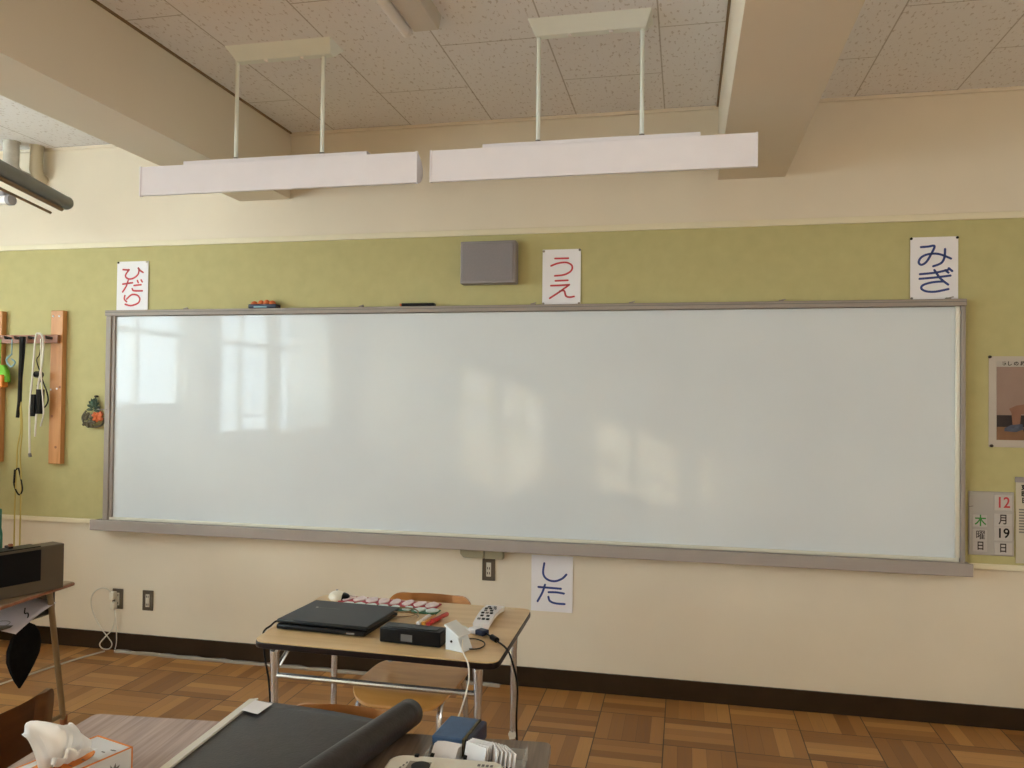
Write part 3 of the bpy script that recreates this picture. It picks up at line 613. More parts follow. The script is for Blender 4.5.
# floral ornament
t = thing('dried_ornament', 'small wreath ornament with orange petals and dark leaves beside the whiteboard', 'ornament', (-3.422, -.009, 1.305))
tube('hanging_wire', [(0, -.015, .185), (0, -.015, .12)], .004, 'leaf', t, 6); tube('nail', [(0, 0, .187), (0, -.022, .187)], .006, 'pdark', t, 8)
bm = NB()
for k in range(9):
    a = -1.6+k*.42; c = Vector((-.01+.035*math.sin(a)*.7, -.02, .11+.045*math.cos(a)))
    bmesh.ops.create_icosphere(bm, subdivisions=1, radius=.016, matrix=Matrix.Translation(c) @ Matrix.Rotation(a, 4, 'Y') @ Matrix.Diagonal((.6, .5, 1.6, 1)))
link('leaves', bm, 'leaf', t)
def petals(nm, cx, cz, r, m, n):
    bm = NB()
    for k in range(n):
        a = 2*PI*k/n+random.random(); rr = r*(.4+.5*random.random())
        bmesh.ops.create_icosphere(bm, subdivisions=1, radius=.015, matrix=Matrix.Translation((cx+rr*math.cos(a), -.025-.01*random.random(), cz+rr*math.sin(a))) @ Matrix.Rotation(-a, 4, 'Y') @ Matrix.Diagonal((1.3, .6, .8, 1)))
    link(nm, bm, m, t)
petals('orange_petals', .030, .065, .034, 'flowerorange', 12); petals('dried_petals', -.035, .045, .042, 'stone', 14)
bm = NB(); Tube(bm, [(-.06+.0, -.02, .10), (-.085, -.02, .06), (-.06, -.02, .015), (0, -.02, .005), (.05, -.02, .02), (.062, -.02, .06)], .006, 8, 6); link('ring', bm, 'stone', t)

# ------------------------------------------------------------------ furniture builders
def student_chair(label, loc, rz, seat_h=.42, back_top=.70, w=.34, seat='ply_seat', back='ply'):
    """local: sitter faces +y, back at -y"""
    t = thing('school_chair', label, 'chair', loc, rz)
    bm = NB(); hw = w/2+.015; n = 16
    def sp_(a, b_):      # square to rounded square
        k = 5; m_ = max(abs(a), abs(b_), 1e-6); l = max(1e-6, (abs(a)**k+abs(b_)**k)**(1/k)); return a*m_/l, b_*m_/l
    g = [[], []]
    for L_, dz in ((0, 0), (1, -.011)):
        for j in range(n+1):
            row = []
            for i in range(n+1):
                a, b_ = sp_(-1+2*i/n, -1+2*j/n); y = .01+.195*b_; x = a*hw
                z = seat_h-.010*(1-a*a)*(1-b_*b_)-.045*max(0, (y-.135)/.07)**2+dz
                row.append(bm.verts.new((x, y, z)))
            g[L_].append(row)
    for j in range(n):
        for i in range(n):
            bm.faces.new((g[0][j][i], g[0][j][i+1], g[0][j+1][i+1], g[0][j+1][i])); bm.faces.new((g[1][j+1][i], g[1][j+1][i+1], g[1][j][i+1], g[1][j][i]))
    ring = [(0, i) for i in range(n)]+[(j, n) for j in range(n)]+[(n, i) for i in range(n, 0, -1)]+[(j, 0) for j in range(n, 0, -1)]
    for q in range(len(ring)):
        (a, b_), (c_, d_) = ring[q], ring[(q+1) % len(ring)]
        bm.faces.new((g[0][a][b_], g[1][a][b_], g[1][c_][d_], g[0][c_][d_]))
    so_ = link('seat', bm, seat, t, bevel=.003)
    bm = NB(); nb = 16; z0 = back_top-.165
    rows = []
    poly = roundrect(-w/2, z0, w/2, back_top, .045, 5)
    fr = [bm.verts.new((x, -.215+.045*(abs(x)/(w/2))**2-(z-z0)*.10, z)) for x, z in poly]; bk = [bm.verts.new((x, -.229+.045*(abs(x)/(w/2))**2-(z-z0)*.10, z)) for x, z in poly]
    f1 = bm.faces.new(fr); f2 = bm.faces.new(bk[::-1])
    for i in range(len(poly)):
        j = (i+1) % len(poly); bm.faces.new((fr[i], bk[i], bk[j], fr[j]))
    # slice the panel so that it bends
    for k in range(1, 12):
        bmesh.ops.bisect_plane(bm, geom=bm.verts[:]+bm.edges[:]+bm.faces[:], plane_co=(-w/2+w*k/12, 0, 0), plane_no=(1, 0, 0))
    for v in bm.verts:
        base = -.215 if False else None
    for v in bm.verts:
        front = (v.co.y+(v.co.z-z0)*.10) > (-.222+.045*(abs(v.co.x)/(w/2))**2)
        v.co.y = (-.215 if front else -.229)+.045*(v.co.x/(w/2))**2-(v.co.z-z0)*.10 if abs(abs(v.co.x)-w/2) > .05 else v.co.y
    b = link('backrest', bm, back, t)
    for s in (-1, 1):
        x = s*(w/2-.035); yy = -.190-.1*.06
        bm = NB(); Tube(bm, [(x, -.196, z0+.09), (x, -.185, z0+.01), (x*1.04, -.165, seat_h+.05), (x*1.06, -.150, seat_h-.025), (x*1.10, -.18, seat_h-.12), (x*1.15, -.215, .006)], .011, 10, 5); link('leg', bm, 'steel', t)
        bm = NB(); Tube(bm, [(x*1.08, -.14, seat_h-.032), (x*1.08, .10, seat_h-.032), (x*1.1, .165, seat_h-.06), (x*1.13, .185, seat_h-.14), (x*1.16, .20, .006)], .011, 10, 5); link('leg', bm, 'steel', t)
        bm = NB(); Tube(bm, [(x, -.205 if False else -.188, z0+.08), (x, -.203, z0+.08)], .009, 10); link('bolt', bm, 'pdark', t)
    bm = NB(); Tube(bm, [(-w/2+.03, .0, seat_h-.034), (w/2-.03, .0, seat_h-.034)], .009, 8); link('crossbar', bm, 'steel', t)
    return t

# ------------------------------------------------------------------ middle desk
DX0, DX1, DY0, DY1, DZ = -1.420, -.560, -1.735, -1.105, .70
dk = thing('school_desk', 'tan topped desk with dark edge and chrome legs, holding the laptop', 'desk', (-.985, -1.42, 0))
def dloc(x, y): return (x+.985, y+1.42)
DT = [(-1.372, -1.712), (-.554, -1.751), (-.587, -1.106), (-1.463, -1.090)]
# slightly rotated rounded top
def rounded_quad(Q, r, n=5):
    out = []
    for i in range(4):
        p0, p1, p2 = Vector(Q[i-1]), Vector(Q[i]), Vector(Q[(i+1) % 4]); a = (p0-p1).normalized(); b = (p2-p1).normalized()
        s, e = p1+a*r, p1+b*r
        for k in range(n+1):
            u = k/n; out.append(tuple((1-u)**2*s+2*u*(1-u)*p1+u*u*e))
    return out
DT = [(-1.395, -1.722), (-.556, -1.745), (-.570, -1.100), (-1.440, -1.095)]
Qp = rounded_quad([dloc(*q) for q in DT], .045)
bm = NB(); Prism(bm, Qp, .6995, .700); Prism(bm, [(x*.998, y*.998) for x, y in Qp], .690, .6995); link('tabletop', bm, 'desktop', dk, False)
bm = NB(); Prism(bm, [(x*1.004, y*1.005) for x, y in Qp], .676, .6965); link('edge_band', bm, 'brown_edge', dk, bevel=.004)
LEG = [(-1.345, -1.660), (-.635, -1.665), (-.628, -1.150), (-1.362, -1.150)]
for i, (x, y) in enumerate(LEG):
    lx, ly = dloc(x, y); s = -1 if x < -1 else 1; f = -1 if y < -1.4 else 1
    bm = NB(); Tube(bm, [(lx, ly, .008), (lx, ly, .55), (lx, ly, .60), (lx, ly+.004*f, .65), (lx-.012*s, ly-.02*f, .678)], [.012, .012, .015, .0165, .014], 12); l = link('leg', bm, 'steel', dk)
    bm = NB(); Tube(bm, [(lx, ly, 0), (lx, ly, .022)], [.017, .013], 12); link('foot', bm, 'black', l)
    if f < 0:
        bm = NB(); Tube(bm, [(lx-.010*s, ly+.01, .60), (lx-.035*s, ly+.07, .678)], .008, 8); link('brace', bm, 'steel', l)
for a, b, z in ((0, 1, .570), (3, 2, .20), ):
    p, q = dloc(*LEG[a]), dloc(*LEG[b])
    if z < .3: continue
    bm = NB(); Tube(bm, [(p[0], p[1], z), (q[0], q[1], z)], .0095, 10); link('crossbar', bm, 'steel', dk)
for a, b in ((0, 3), (1, 2)):
    p, q = dloc(*LEG[a]), dloc(*LEG[b]); bm = NB(); Tube(bm, [(p[0], p[1], .10), (q[0], q[1], .10)], .010, 10); link('side_bar', bm, 'steel', dk)
bm = NB(); p = dloc(-.628, -1.150); Prism(bm, [(-.010, -.016), (.010, -.012), (.016, .004), (.010, .016), (0, .010), (-.010, .016), (-.016, .004)], 0, .002, Matrix.Translation((p[0], p[1]-.0125, .235)) @ Matrix.Rotation(PI/2, 4, 'X')); link('leg_sticker', bm, 'offwhite', dk, False)

student_chair('orange wooden chair behind the laptop desk, its seat showing under the desk', (-1.028, -1.150, 0), PI, .42, .688, .36)
student_chair('wooden chair hidden behind the charcoal sheet, only its top edge showing', (-.845, -2.415, 0), PI, .42, .7095, .33)
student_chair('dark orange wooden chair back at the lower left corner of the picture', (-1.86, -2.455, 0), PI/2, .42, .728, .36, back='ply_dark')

# ------------------------------------------------------------------ things on the middle desk
def item(name, label, cat, x, y, z=.7005, rz=0, group=None): return thing(name, label, cat, (x, y, z), rz, group)
lt = item('laptop', 'closed black laptop lying on the tan desk', 'laptop', -1.205, -1.455, .7005, math.radians(-3))
box('base', (-.168, -.146, .003), (.168, .135, .020), 'black', lt, .005); box('lid', (-.173, -.135, .021), (.172, .140, .034), 'blacks', lt, .004)
box('logo', (-.118, .040, .0342), (-.110, .048, .0345), 'offwhite', lt); box('logo_text', (-.105, .042, .0342), (-.020, .0445, .0345), 'inkgrey', lt)
for x in (-.12, .12): box('foot', (x-.01, -.10, 0), (x+.01, -.09, .004), 'black', lt)
box('port', (.10, -.1475, .008), (.13, -.1455, .014), 'inkgrey', lt)
t = item('laptop_cable', 'black cord plugged in the laptop side and hanging off desk left edge', 'cord', -1.392, -1.52)
tube('connector', rel(t, [(-1.372, -1.51, .712), (-1.395, -1.520, .713)]), .006, 'black', t, 8)
tube('cord', rel(t, [(-1.395, -1.520, .713), (-1.407, -1.545, .714), (-1.408, -1.58, .708), (-1.413, -1.605, .702), (-1.417, -1.612, .685), (-1.410, -1.615, .62), (-1.395, -1.61, .53), (-1.386, -1.61, .42), (-1.38, -1.62, .2), (-1.40, -1.60, .005)]), .0035, 'black', t, 6, 6)
t = item('computer_mouse', 'cream and black computer mouse behind the laptop', 'mouse', -1.352, -1.150, .7005, .5)
bm = NB(); bmesh.ops.create_uvsphere(bm, u_segments=20, v_segments=12, radius=1, matrix=Matrix.Translation((0, 0, .010)) @ Matrix.Diagonal((.036, .048, .021, 1)))
bmesh.ops.bisect_plane(bm, geom=bm.verts[:]+bm.edges[:]+bm.faces[:], plane_co=(0, 0, 0), plane_no=(0, 0, 1), clear_inner=True); link('shell', bm, 'ivory', t)
bm = NB(); bmesh.ops.create_uvsphere(bm, u_segments=20, v_segments=12, radius=1, matrix=Matrix.Translation((.020, -.012, .008)) @ Matrix.Diagonal((.028, .036, .018, 1)))
bmesh.ops.bisect_plane(bm, geom=bm.verts[:]+bm.edges[:]+bm.faces[:], plane_co=(0, 0, 0), plane_no=(0, 0, 1), clear_inner=True); link('palm_rest', bm, 'black', t)
box('wheel', (-.004, .02, .022), (.004, .033, .0315), 'grey', t, .002)
def strip(label, x0, y0, x1, y1, wd, m, pm, n, skip=0):
    a = math.atan2(y1-y0, x1-x0); L = math.hypot(x1-x0, y1-y0); t = item('magnet_strip', label, 'magnet strip', x0, y0, .7005, a)
    box('strip', (0, -wd/2, 0), (L, wd/2, .004), m, t, .001)
    for k in range(skip, n):
        cx = L*(k+.5)/n; bm = NB()
        P = [(cx+.021*math.cos(q)*(1+.22*math.sin(2*q+k)), .002+wd*.44*math.sin(q)*(1+.15*math.sin(3*q+2*k))) for q in [2*PI*i/12 for i in range(12)]]
        Prism(bm, P, .0042, .010); link('name_tag', bm, pm, t, bevel=.002)
strip('dark red strip carrying a row of white tags, at the back of tan desk', -1.330, -1.150, -.925, -1.170, .085, 'darkred', 'magwhite', 8)
strip('green strip carrying a row of pale tags, in front of the red strip', -1.300, -1.232, -.900, -1.247, .060, 'green_p', 'magmint', 8)
# black box
t = item('black_device', 'low black box shaped device with grey label beside the laptop', 'device', -.872, -1.620, .7005, math.radians(-5))
box('case', (-.108, -.026, .002), (.108, .045, .050), 'black', t, .004); box('label', (-.030, -.0275, .012), (.010, -.0255, .034), mat('dim_label', (.13, .13, .13), .5), t)
box('top_panel', (-.09, -.01, .0505), (.09, .035, .052), 'blacks', t, .001)
for k in range(3): tube('foot', [(-.09+.09*k, .0, 0), (-.09+.09*k, 0, .003)], .006, 'black', t, 8)
t = item('cable_bundle', 'thin brown cable ring lying behind the black device', 'cable', -1.00, -1.34)
tube('cable', [(.05*math.cos(a)+.0, .045*math.sin(a), .004+.001*k) for k, a in enumerate([2*PI*i/16 for i in range(31)])], .0025, 'batten', t, 6)
def marker(label, x, y, col, dz=0, rz=-.1):
    t = item('marker_pen', label, 'marker pen', x, y, .7006+dz, rz, 'marker pens behind the black device')
    tube('barrel', [(0, -.050, .0075), (0, .02, .0075)], .0075, col, t, 12); tube('cap', [(0, .018, .0075), (0, .050, .0075), (0, .056, .0075)], [.0083, .0083, .005], col, t, 12); return t
marker('white marker pen, leftmost of the four behind the black device', -.915, -1.375, 'white')
marker('yellow orange marker pen between the white and the red one', -.895, -1.375, mat('amber', (.75, .33, .03), .4))
marker('red marker pen lying next to the yellow orange one', -.875, -1.380, 'redp', rz=-.15)
marker('dark red marker pen, rightmost and highest of the four', -.858, -1.365, 'redp', .010, -.25)
# white wedge (usb stand)
t = item('white_stand', 'white wedge shaped stand next to the black device', 'stand', -.712, -1.64, .7005, math.radians(-20))
bm = NB(); Prism(bm, [(-.028, 0), (.042, 0), (.020, .048), (-.028, .074)], -.028, .028, Matrix.Rotation(PI/2, 4, 'X')); link('body', bm, mat('cool_white_plastic', (.72, .76, .80), .4), t, bevel=.003)
bm = NB(); Prism(bm, [(-.032, .0765), (.028, .044), (.031, .050), (-.030, .083)], -.032, .032, Matrix.Rotation(PI/2, 4, 'X')); link('top_plate', bm, mat('cool_white_top', (.76, .80, .84), .4), t, bevel=.002)
tube('button', [(-.004, -.030, .03), (-.004, -.028, .03)], .004, 'black', t, 8)
t = item('small_gadget', 'little grey gadget between the markers and the white stand', 'gadget', -.790, -1.50)
box('body', (-.035, -.022, 0), (.035, .022, .016), 'grey', t, .004); box('end', (.012, -.023, .002), (.036, .023, .018), 'navy', t, .003)
t = item('hanging_cable', 'thin white cord sagging from the white stand down to the front desk', 'cord', -.70, -1.66)
tube('cord', rel(t, [(-.690, -1.655, .735), (-.680, -1.70, .728), (-.662, -1.745, .722), (-.640, -1.772, .700), (-.630, -1.80, .66), (-.628, -1.86, .62), (-.605, -2.00, .63), (-.57, -2.17, .68), (-.545, -2.285, .706)]), .0024, 'cordwhite', t, 6, 6)
# remote
t = item('remote_control', 'long white remote control with black buttons at the desk right side', 'remote control', -.695, -1.288, .7005, math.radians(1))
bm = NB(); n = 12; top = []; bot = []
for i in range(n+1):
    v = i/n; y = -.122+.244*v; zz = .020+.012*math.sin(PI*v*.9+.1); w_ = .030+.006*v
    top.append([bm.verts.new((x, y, zz-abs(x)*.08)) for x in (-w_, -w_*.4, w_*.4, w_)]); bot.append([bm.verts.new((x*.9, y, .001+.012*math.sin(PI*v))) for x in (-w_, -w_*.4, w_*.4, w_)])
for i in range(n):
    for k in range(3):
        bm.faces.new((top[i][k], top[i][k+1], top[i+1][k+1], top[i+1][k])); bm.faces.new((bot[i][k+1], bot[i][k], bot[i+1][k], bot[i+1][k+1]))
    bm.faces.new((bot[i][0], top[i][0], top[i+1][0], bot[i+1][0])); bm.faces.new((top[i][3], bot[i][3], bot[i+1][3], top[i+1][3]))
bm.faces.new(top[0]+bot[0][::-1]); bm.faces.new(top[-1][::-1]+bot[-1]); link('body', bm, 'white', t)
for i in range(6):
    for j in range(2 if i % 2 else 3):
        x = (-.016, .0, .016)[j] if i % 2 == 0 else (-.012, .010)[j]; y = -.085+.030*i; v = (y+.122)/.244; z = .020+.012*math.sin(PI*v*.9+.1)
        box('button', (x-.0055, y-.006, z-.002), (x+.0055, y+.006, z+.0025), 'black' if (i+j) % 3 else 'inkgrey', t, .001)
# vga adaptor and cable
t = item('cable_adaptor', 'white plug joined to a navy plug with black cable running off the desk', 'adaptor', -.690, -1.46)
tube('white_cord', rel(t, [(-.760, -1.405, .704), (-.735, -1.435, .706), (-.712, -1.455, .710)]), .0045, 'ivory', t, 8, 4)
bm = NB(); Box(bm, (-.027, -.022, 0), (.008, .014, .020), Matrix.Rotation(-.5, 4, 'Z')); link('white_plug', bm, 'white', t, bevel=.004)
bm = NB(); Box(bm, (.005, -.022, .001), (.042, .012, .019), Matrix.Rotation(-.5, 4, 'Z')); link('navy_plug', bm, 'navy', t, bevel=.004)
tube('black_cable', rel(t, [(-.655, -1.485, .710), (-.625, -1.515, .706), (-.592, -1.56, .706), (-.562, -1.60, .704), (-.543, -1.62, .690), (-.528, -1.615, .64), (-.522, -1.59, .57), (-.535, -1.54, .45), (-.538, -1.50, .30), (-.54, -1.46, .02)]), .0032, 'black', t, 8, 6)
tube('ferrite_bead', rel(t, [(-.628, -1.513, .708), (-.603, -1.545, .708)]), .0095, 'black', t, 10)
t = item('thin_cable', 'thin dark cable coiled in a loop near the front right desk corner', 'cable', -.67, -1.59)
tube('cable', rel(t, [(-.712, -1.545, .704), (-.68, -1.535, .704), (-.645, -1.56, .704), (-.633, -1.60, .704), (-.645, -1.635, .704), (-.675, -1.645, .704), (-.69, -1.65, .704)]), .0022, 'black', t, 6, 6)

# ------------------------------------------------------------------ foreground desks
def desk(label, x, y, rz, w, d, topm, z=.70):
    t = thing('school_desk', label, 'desk', (x, y, 0), rz)
    bm = NB(); Prism(bm, roundrect(-w/2, -d/2, w/2, d/2, .02), z-.020, z); link('tabletop', bm, topm, t, bevel=.003)
    bm = NB(); Prism(bm, roundrect(-w/2+.06, -d/2+.05, w/2-.06, d/2-.04, .02), z-.12, z-.022); link('book_box', bm, 'grey', t, bevel=.004)
    for sx in (-1, 1):
        for sy in (-1, 1):
            bm = NB(); Tube(bm, [(sx*(w/2-.05), sy*(d/2-.07), z-.021), (sx*(w/2-.045), sy*(d/2-.04), .012)], .013, 10); link('leg', bm, 'legpaint', t)
            bm = NB(); Tube(bm, [(sx*(w/2-.045), sy*(d/2-.04), .0), (sx*(w/2-.045), sy*(d/2-.04), .03)], .017, 10); link('foot', bm, 'darkbrown', t)
        bm = NB(); Tube(bm, [(sx*(w/2-.045), -(d/2-.045), .09), (sx*(w/2-.045), d/2-.045, .09)], .010, 8); link('foot_rail', bm, 'legpaint', t)
    return t
ang = math.atan2(-2.257+2.364, -.301+1.463); ca, sa = math.cos(ang), math.sin(ang)
def along(u, v): return (-1.463+ca*u+sa*v, -2.364+sa*u-ca*v)     # u along far edge, v toward the camera
p = along(.290, .21); desk('pinkish wooden desk under the tissue box at bottom left', p[0], p[1], ang, .578, .42, 'desk_pink')
p = along(.875, .21); desk('shade toned wooden desk under the ivory device and cards', p[0], p[1], ang, .582, .42, 'desk_shaded')
# charcoal sheet, partly rolled
t = thing('charcoal_sheet', 'charcoal magnetic sheet partly rolled up, lying across the two front desks', 'sheet', (-.9, -2.4, .7005))
A0 = Vector((-.656, -2.262, .7395)); A1 = Vector((-.748, -2.76, .7395))
bm = NB(); rows = []; nr = 18
for j in range(nr+1):
    v = j/nr; c = A0.lerp(A1, v); R_ = .036+.004*v; xl = -1.118+.03*v; yb = -2.200-.56*v
    row = []
    for k in range(15):
        u = k/14; x = xl+(c.x-xl)*u; bend = .010*math.exp(-((u-1)/.35)**2)
        yy = yb*(1-u)+c.y*u; z = .7035+.006*math.sin(PI*u)*(1-v*.4)-(.008 if False else 0)
        if k == 14: z = .7033
        row.append((x, yy-.0*bend, z))
    for k in range(1, 46):
        a = -PI/2+k*(2*PI*1.45)/45; rr = (R_-.0)*(1-.0075*k); row.append((c.x+rr*math.cos(a), c.y, .7033+R_+rr*math.sin(a)))
    rows.append([bm.verts.new(q) for q in row])
for a, b in zip(rows, rows[1:]):
    for k in range(len(a)-1): bm.faces.new((a[k], a[k+1], b[k+1], b[k]))
bmesh.ops.translate(bm, verts=bm.verts[:], vec=-t.location)
o = link('sheet', bm, 'sheet', t); md = o.modifiers.new('t', 'SOLIDIFY'); md.thickness = .002; md.offset = 0
for k, (o0, o1, z, m) in enumerate(((-.010, .004, .7095, 'ivory'), (.004, .013, .7115, 'cordwhite'))):
    bm = NB(); Q = [(-1.112+o0, -2.205), (-1.112+o1, -2.200), (-1.082+o1, -2.77), (-1.082+o0, -2.77)]
    Prism(bm, Q, .7052, z); bmesh.ops.translate(bm, verts=bm.verts[:], vec=-t.location); link('edge_rail', bm, m, t, bevel=.001)
bm = NB(); Prism(bm, [(-1.098, -2.218), (-1.042, -2.230), (-1.044, -2.300), (-1.098, -2.285)], .7117, .7127); bmesh.ops.translate(bm, verts=bm.verts[:], vec=-t.location); link('name_label', bm, 'white', t, False)
# tissue box
t = thing('tissue_box', 'orange and white tissue box with a white tissue standing out', 'tissue box', (-1.2475, -2.7125, .7005), math.radians(-16))
bw = mat('tissue_box_white', (.70, .68, .67), .6)
box('box', (-.058, -.115, 0), (.058, .115, .052), bw, t, .002)
bm = NB(); Box(bm, (-.0590, -.116, .0512), (.0590, -.112, .0532)); Box(bm, (-.0590, .112, .0512), (.0590, .116, .0532)); Box(bm, (.0560, -.116, .0512), (.0592, .116, .0532)); Box(bm, (-.0592, -.116, .0512), (-.056, .116, .0532)); Box(bm, (.0560, .1135, 0), (.0592, .116, .0532)); link('edge_print', bm, 'orange', t, False)
for k, (y, z, r) in enumerate(((-.03, .020, .02), (.02, .018, .026), (.070, .014, .020))):
    bm = NB()
    for a in (-.9, -.3, .3, .9):
        Prism(bm, [(y, z-.012), (y+math.sin(a)*r*.5-.004, z+r*.4), (y+math.sin(a)*r, min(z+r*math.cos(a), .049)), (y+math.sin(a)*r*.5+.005, z+r*.35)], .0583, .0589, Matrix(((0, 0, 1, 0), (1, 0, 0, 0), (0, 1, 0, 0), (0, 0, 0, 1))))
    link('leaf_print', bm, 'orange' if k != 2 else 'inkgrey', t, False)
bm = NB()
for k in range(7):
    x = .02+.028*random.random(); y = -.04+.14*random.random(); Box(bm, (x, y, .0522), (x+.010, y+.003, .0526))
link('top_print', bm, 'inkgrey', t, False)
bm = NB(); Prism(bm, [(.038*math.cos(a), -.01+.075*math.sin(a)) for a in [2*PI*i/20 for i in range(20)]], .0521, .0526); link('opening', bm, 'orange', t, False)
bm = NB(); n, mr = 26, 16; rows = []
for j in range(mr+1):
    v = j/mr; row = []
    for i in range(n+1):
        u = i/n; a = (u-.5)*2
        spread = .62+.38*math.sin(PI*min(v*.62+.0, .5))
        y = a*.070*spread+.012*v*math.sin(4*a); x = (.020*math.sin(a*5+1.1)+.010*math.sin(a*11+2))*v**.7 + .022*math.sin(PI*v)*(1 if a > .1 else .6)-.030*v**2
        z = .050+.088*(1-(1-v)**1.7)*(1-.38*abs(a+.35)**1.6)+.006*math.sin(a*7+3*v)*v
        row.append(bm.verts.new((x, y-.01, z)))
    rows.append(row)
for a_, b_ in zip(rows, rows[1:]):
    for i in range(n): bm.faces.new((a_[i], a_[i+1], b_[i+1], b_[i]))
rows2 = []
for j in range(mr+1):
    v = j/mr
    rows2.append([bm.verts.new((.030*math.sin(PI*v*.9)+.030*v*v+.006*math.sin(i*.9+2*v), -.01+(i/n-.45)*.105*(.4+.6*v**.6), .050+.062*v*(1-.5*abs(i/n-.4))-.020*v**3+.004*math.sin(i*.7))) for i in range(n+1)])
for a_, b_ in zip(rows2, rows2[1:]):
    for i in range(n): bm.faces.new((a_[i], a_[i+1], b_[i+1], b_[i]))
link('tissue', bm, 'tissue', t)
# ivory device
t = thing('ivory_device', 'ivory rounded desktop device with a dark round dial at the bottom edge', 'device', (-.478, -2.545, .7005), math.radians(4))
bm = NB(); P = roundrect(-.133, -.09, .118, .072, .034, 6)
Prism(bm, P, 0, .038); o = link('body', bm, 'ivory', t, bevel=.006)
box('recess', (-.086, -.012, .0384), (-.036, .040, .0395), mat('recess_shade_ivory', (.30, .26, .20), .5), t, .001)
tube('dial', [(-.055, .012, .039), (-.055, .012, .044)], .020, 'black', t, 24)
box('recess_rim', (-.036, -.012, .0384), (-.033, .040, .042), 'ivory', t)
text_mesh('print', 'CD', .010, 'inkgrey', t, (-.005, -.02, .0388), rot=(0, 0, 0)) if False else None
for k in range(4): box('print_mark', (.060+.009*k, .040, .0384), (.066+.009*k, .050, .0388), 'inkgrey', t)
bm = NB()
for k in range(5): Box(bm, (-.108+.004*k, -.02+.012*k, .0384), (-.104+.004*k, -.012+.012*k, .0388))
link('print_mark', bm, 'inkgrey', t, False); box('knob', (-.082, .060, .037), (-.072, .070, .043), 'black', t, .002)
# blue case
t = thing('blue_case', 'small blue and navy case behind the white cards on the front desk', 'case', (-.510, -2.325, .7005), math.radians(-4))
box('top_shell', (-.045, -.062, .018), (.030, .060, .042), 'blue_case', t, .004); box('seam', (.0285, -.062, .004), (.034, .060, .042), 'stone', t, .001)
box('bottom_shell', (.034, -.060, .0), (.050, .058, .040), 'navy', t, .004); box('inner_shell', (-.042, -.058, 0), (.0285, .056, .018), 'navy', t, .002)
# card stacks
def card(label, x, y, rz, w, h, tilt, group, th=.0025, n=1):
    t = thing('paper_card', label, 'card', (x, y, .7015), rz, group)
    mt = Matrix.Rotation(tilt, 4, 'X'); bm = NB(); Box(bm, (-w/2, 0, .001), (w/2, th, h), mt); link('card', bm, 'white', t, False)
    bm = NB(); Box(bm, (-w/2-.0002, -.0006, .010), (-w/2+.009, th*.6, .022), mt); Box(bm, (w/2-.012, -.0006, .008), (w/2-.002, th*.6, .016), mt); link('corner_print', bm, 'black', t, False)
    return t
for k in range(10):
    l = 'white card packed behind the front one of the thick left pack' if k else 'frontmost white card of the thick left pack, two black corner marks'
    card(l, -.522+.0006*k, -2.436+.0062*k, math.radians(-10), .060, .044-.0012*(k % 3), -.75, 'cards in the left pack', .0022)
for k in range(4): card(['front', 'second', 'third', 'rear'][k]+' white card of the slanting middle pack behind the ivory device', -.448+.004*k, -2.436+.008*k, math.radians(-26+4*k), .058, .050, -.25, 'cards in the middle pack')
for k in range(5): card(['left', 'second', 'middle', 'fourth', 'right'][k]+' upright white card of the fanned right pack behind the ivory device', -.408+.009*k, -2.425-.002*k, math.radians(-62+3*k), .052, .048, -.15, 'cards in the right pack', .003)
t = thing('card_tray', 'clear plastic tray holding the white cards', 'tray', (-.452, -2.418, .7005), math.radians(3))
bm = NB(); Box(bm, (-.104, -.042, 0), (.116, .045, .0008)); Box(bm, (-.104, -.042, .0008), (-.1025, .045, .026)); Box(bm, (.1145, -.042, .0008), (.116, .045, .034)); Box(bm, (-.1025, -.042, .0008), (.1145, -.0405, .012)); Box(bm, (-.1025, .0435, .0008), (.1145, .045, .026)); link('tray_walls', bm, 'clear', t, False)

# ------------------------------------------------------------------ left desk with unit, bag, papers
LZ = .68
t = thing('school_desk', 'worn wooden desk with splayed legs under the dark unit at left', 'desk', (-2.93, -1.32, 0))
ld_ = t
bm = NB(); Prism(bm, [(x+2.93, y+1.32) for x, y in rounded_quad([(-3.25, -1.56), (-2.598, -1.56), (-2.628, -1.085), (-3.25, -1.065)], .02)], LZ-.018, LZ); link('tabletop', bm, 'desk_old', t, bevel=.004)
bm = NB(); Prism(bm, [(x+2.93, y+1.32) for x, y in rounded_quad([(-3.248, -1.563), (-2.594, -1.563), (-2.624, -1.081), (-3.248, -1.061)], .02)], LZ-.016, LZ-.004); link('edge_band', bm, 'rail', t, bevel=.003)
bm = NB(); Box(bm, (-.28, -.20, LZ-.13), (.24, .19, LZ-.125)); Box(bm, (-.28, .185, LZ-.13), (.24, .19, LZ-.019)); Box(bm, (-.28, -.20, LZ-.13), (-.275, .19, LZ-.019)); link('book_shelf', bm, 'darkbrown', t, False)
for (x0, y0, x1, y1) in ((-2.665, -1.19, -2.752, -.995), (-2.70, -1.44, -2.752, -1.60), (-3.20, -1.19, -3.20, -.995), (-3.20, -1.44, -3.20, -1.60)):
    bm = NB(); Tube(bm, [(x0+2.93, y0+1.32, LZ-.018), (x1+2.93, y1+1.32, .02)], .0125, 10); l = link('leg', bm, 'legpaint', t)
    bm = NB(); Tube(bm, [(x1+2.93, y1+1.32, 0), (x1+2.93, y1+1.32, .045)], .016, 10); link('foot', bm, 'rail', l)
bm = NB(); Tube(bm, [(.178, .315, .05), (.178, -.27, .05)], .009, 8); link('foot_rail', bm, 'legpaint', t)
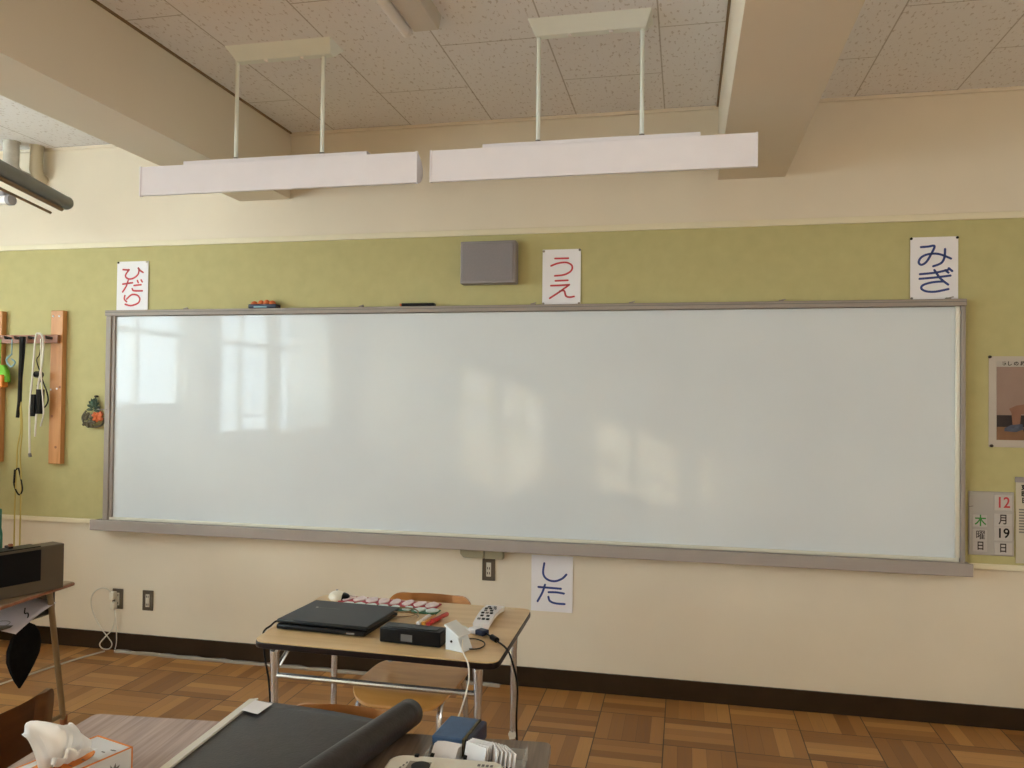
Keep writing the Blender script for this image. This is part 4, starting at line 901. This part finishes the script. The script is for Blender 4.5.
# unit
u = thing('audio_unit', 'dark grey slab shaped unit with glossy black panel on the left desk', 'audio unit', (-2.585, -1.200, LZ+.0005), 0)
d1 = Vector((-.084, -.248, 0)).normalized(); d2 = Vector((-.948, .321, 0))
ux = Matrix(((d1.x, d2.x, 0, 0), (d1.y, d2.y, 0, 0), (0, 0, 1, 0), (0, 0, 0, 1)))
bm = NB(); Box(bm, (0, 0, 0), (.62, .085, .190), ux); link('case', bm, 'unit', u, bevel=.004)
bm = NB(); Box(bm, (.098, -.004, .050), (.62, .002, .180), ux); link('black_panel', bm, 'black', u, bevel=.003)
bm = NB(); Box(bm, (.098, .0, .1895), (.62, .083, .194), ux); link('top_cover', bm, 'black', u, bevel=.002)
g = thing('green_case', 'green upright object at the left frame edge standing behind the dark unit', 'case', (-2.79, -1.335, LZ+.0005))
bm = NB(); Prism(bm, [(-.06, 0), (.006, 0), (.006, .240), (.000, .265), (.000, .345), (-.06, .350)], -.02, .02, Matrix.Rotation(PI/2, 4, 'X') ); link('body', bm, 'green_p', g, bevel=.004)
g = thing('black_clip', 'tiny black clip beside the green object on the dark unit', 'clip', (-2.700, -1.372, LZ+.1945), math.radians(-25))
box('base', (-.022, -.008, 0), (.022, .010, .010), 'black', g, .002); box('grip', (.008, -.006, .009), (.024, .008, .020), 'rail', g, .002)
# papers hanging out of the book shelf, and black bag
g = thing('paper_sheet', 'curled white sheet of paper sticking out of the left desk shelf', 'paper', (-2.72, -1.30, .58))
bm = NB(); rows = []
for j in range(9):
    v = j/8; rows.append([bm.verts.new((-.16+.24*u*(1-.1*v), -.09+.24*v, -.030+.065*v-.015*u*u+.008*math.sin(3*v))) for u in [i/8 for i in range(9)]])
for a, b in zip(rows, rows[1:]):
    for k in range(8): bm.faces.new((a[k], a[k+1], b[k+1], b[k]))
o = link('sheet', bm, mat('lilac_white_paper', (.60, .55, .60), .8, noise=.03), g); md = o.modifiers.new('t', 'SOLIDIFY'); md.thickness = .0015
bm = NB(); Tube(bm, [(.00+.03*math.cos(a), -.09+.045*math.sin(a), -.006-.03*(.3+.2*math.cos(a))*.6) for a in [2*PI*i/20 for i in range(21)]], .0012, 5); link('drawing', bm, 'inkgrey', g)
g = thing('cloth_bag', 'black cloth bag hanging pointed down from the side of the left desk', 'bag', (-2.68, -1.298, .565))
bm = NB(); prof = [(.0, .008), (-.02, .018), (-.04, .045), (-.08, .068), (-.13, .080), (-.18, .076), (-.23, .056), (-.28, .030), (-.310, .010), (-.32, .003)]
rings = []
for z, r in [(z_*.86, r_*1.08) for z_, r_ in prof]: rings.append([bm.verts.new(((r*.28+.004)*math.cos(a)*(1+.12*math.sin(3*a+z*30)), r*math.sin(a)*(1+.05*math.sin(5*a))-.035*(z/-.32)**2, z)) for a in [2*PI*i/20 for i in range(20)]])
for a, b in zip(rings, rings[1:]):
    for k in range(20): bm.faces.new((a[k], a[(k+1) % 20], b[(k+1) % 20], b[k]))
bm.faces.new(rings[0]); bm.faces.new(rings[-1]); link('bag', bm, 'blackcloth', g)
bm = NB(); Tube(bm, [(0, 0, -.005), (.004, .008, .012), (-.002, .012, .024), (0, -.006, .028), (0, -.004, .05)], .0025, 6, 5); link('drawstring', bm, 'blackcloth', g)

c = thing('light_blocking_cabinet', 'unseen wooden cabinet added at the window wall to shade the lower front wall', 'cabinet', (-4.83, -1.25, 0))  # added out of view to keep window light off the low wall
bm = NB(); Box(bm, (-.52, -1.0, .05), (.45, 1.0, 1.42)); link('body', bm, 'desk_old', c, bevel=.004); box('plinth', (-.50, -.97, 0), (.42, .97, .05), 'base', c)
for y in (-.98, -.32, .34):
    d = box('door', (.45, y, .08), (.47, y+.64, 1.38), 'desk_old', c, .003); box('handle', (.47, y+.57, .68), (.49, y+.59, .80), 'steel', d, .002)

# ------------------------------------------------------------------ back of the room, seen mirrored in the whiteboard
t = thing('bulletin_display', 'row of pale paper sheets pinned on a board at the back wall', 'notice board', (-2.9, BY+.001, .9))
box('panel', (-1.5, 0, 0), (1.5, .02, 1.1), 'green', t)
for i in range(6):
    for j in range(2): box('paper', (-1.4+.48*i, .021, .1+.5*j), (-1.03+.48*i, .024, .48+.5*j), 'paper', t)
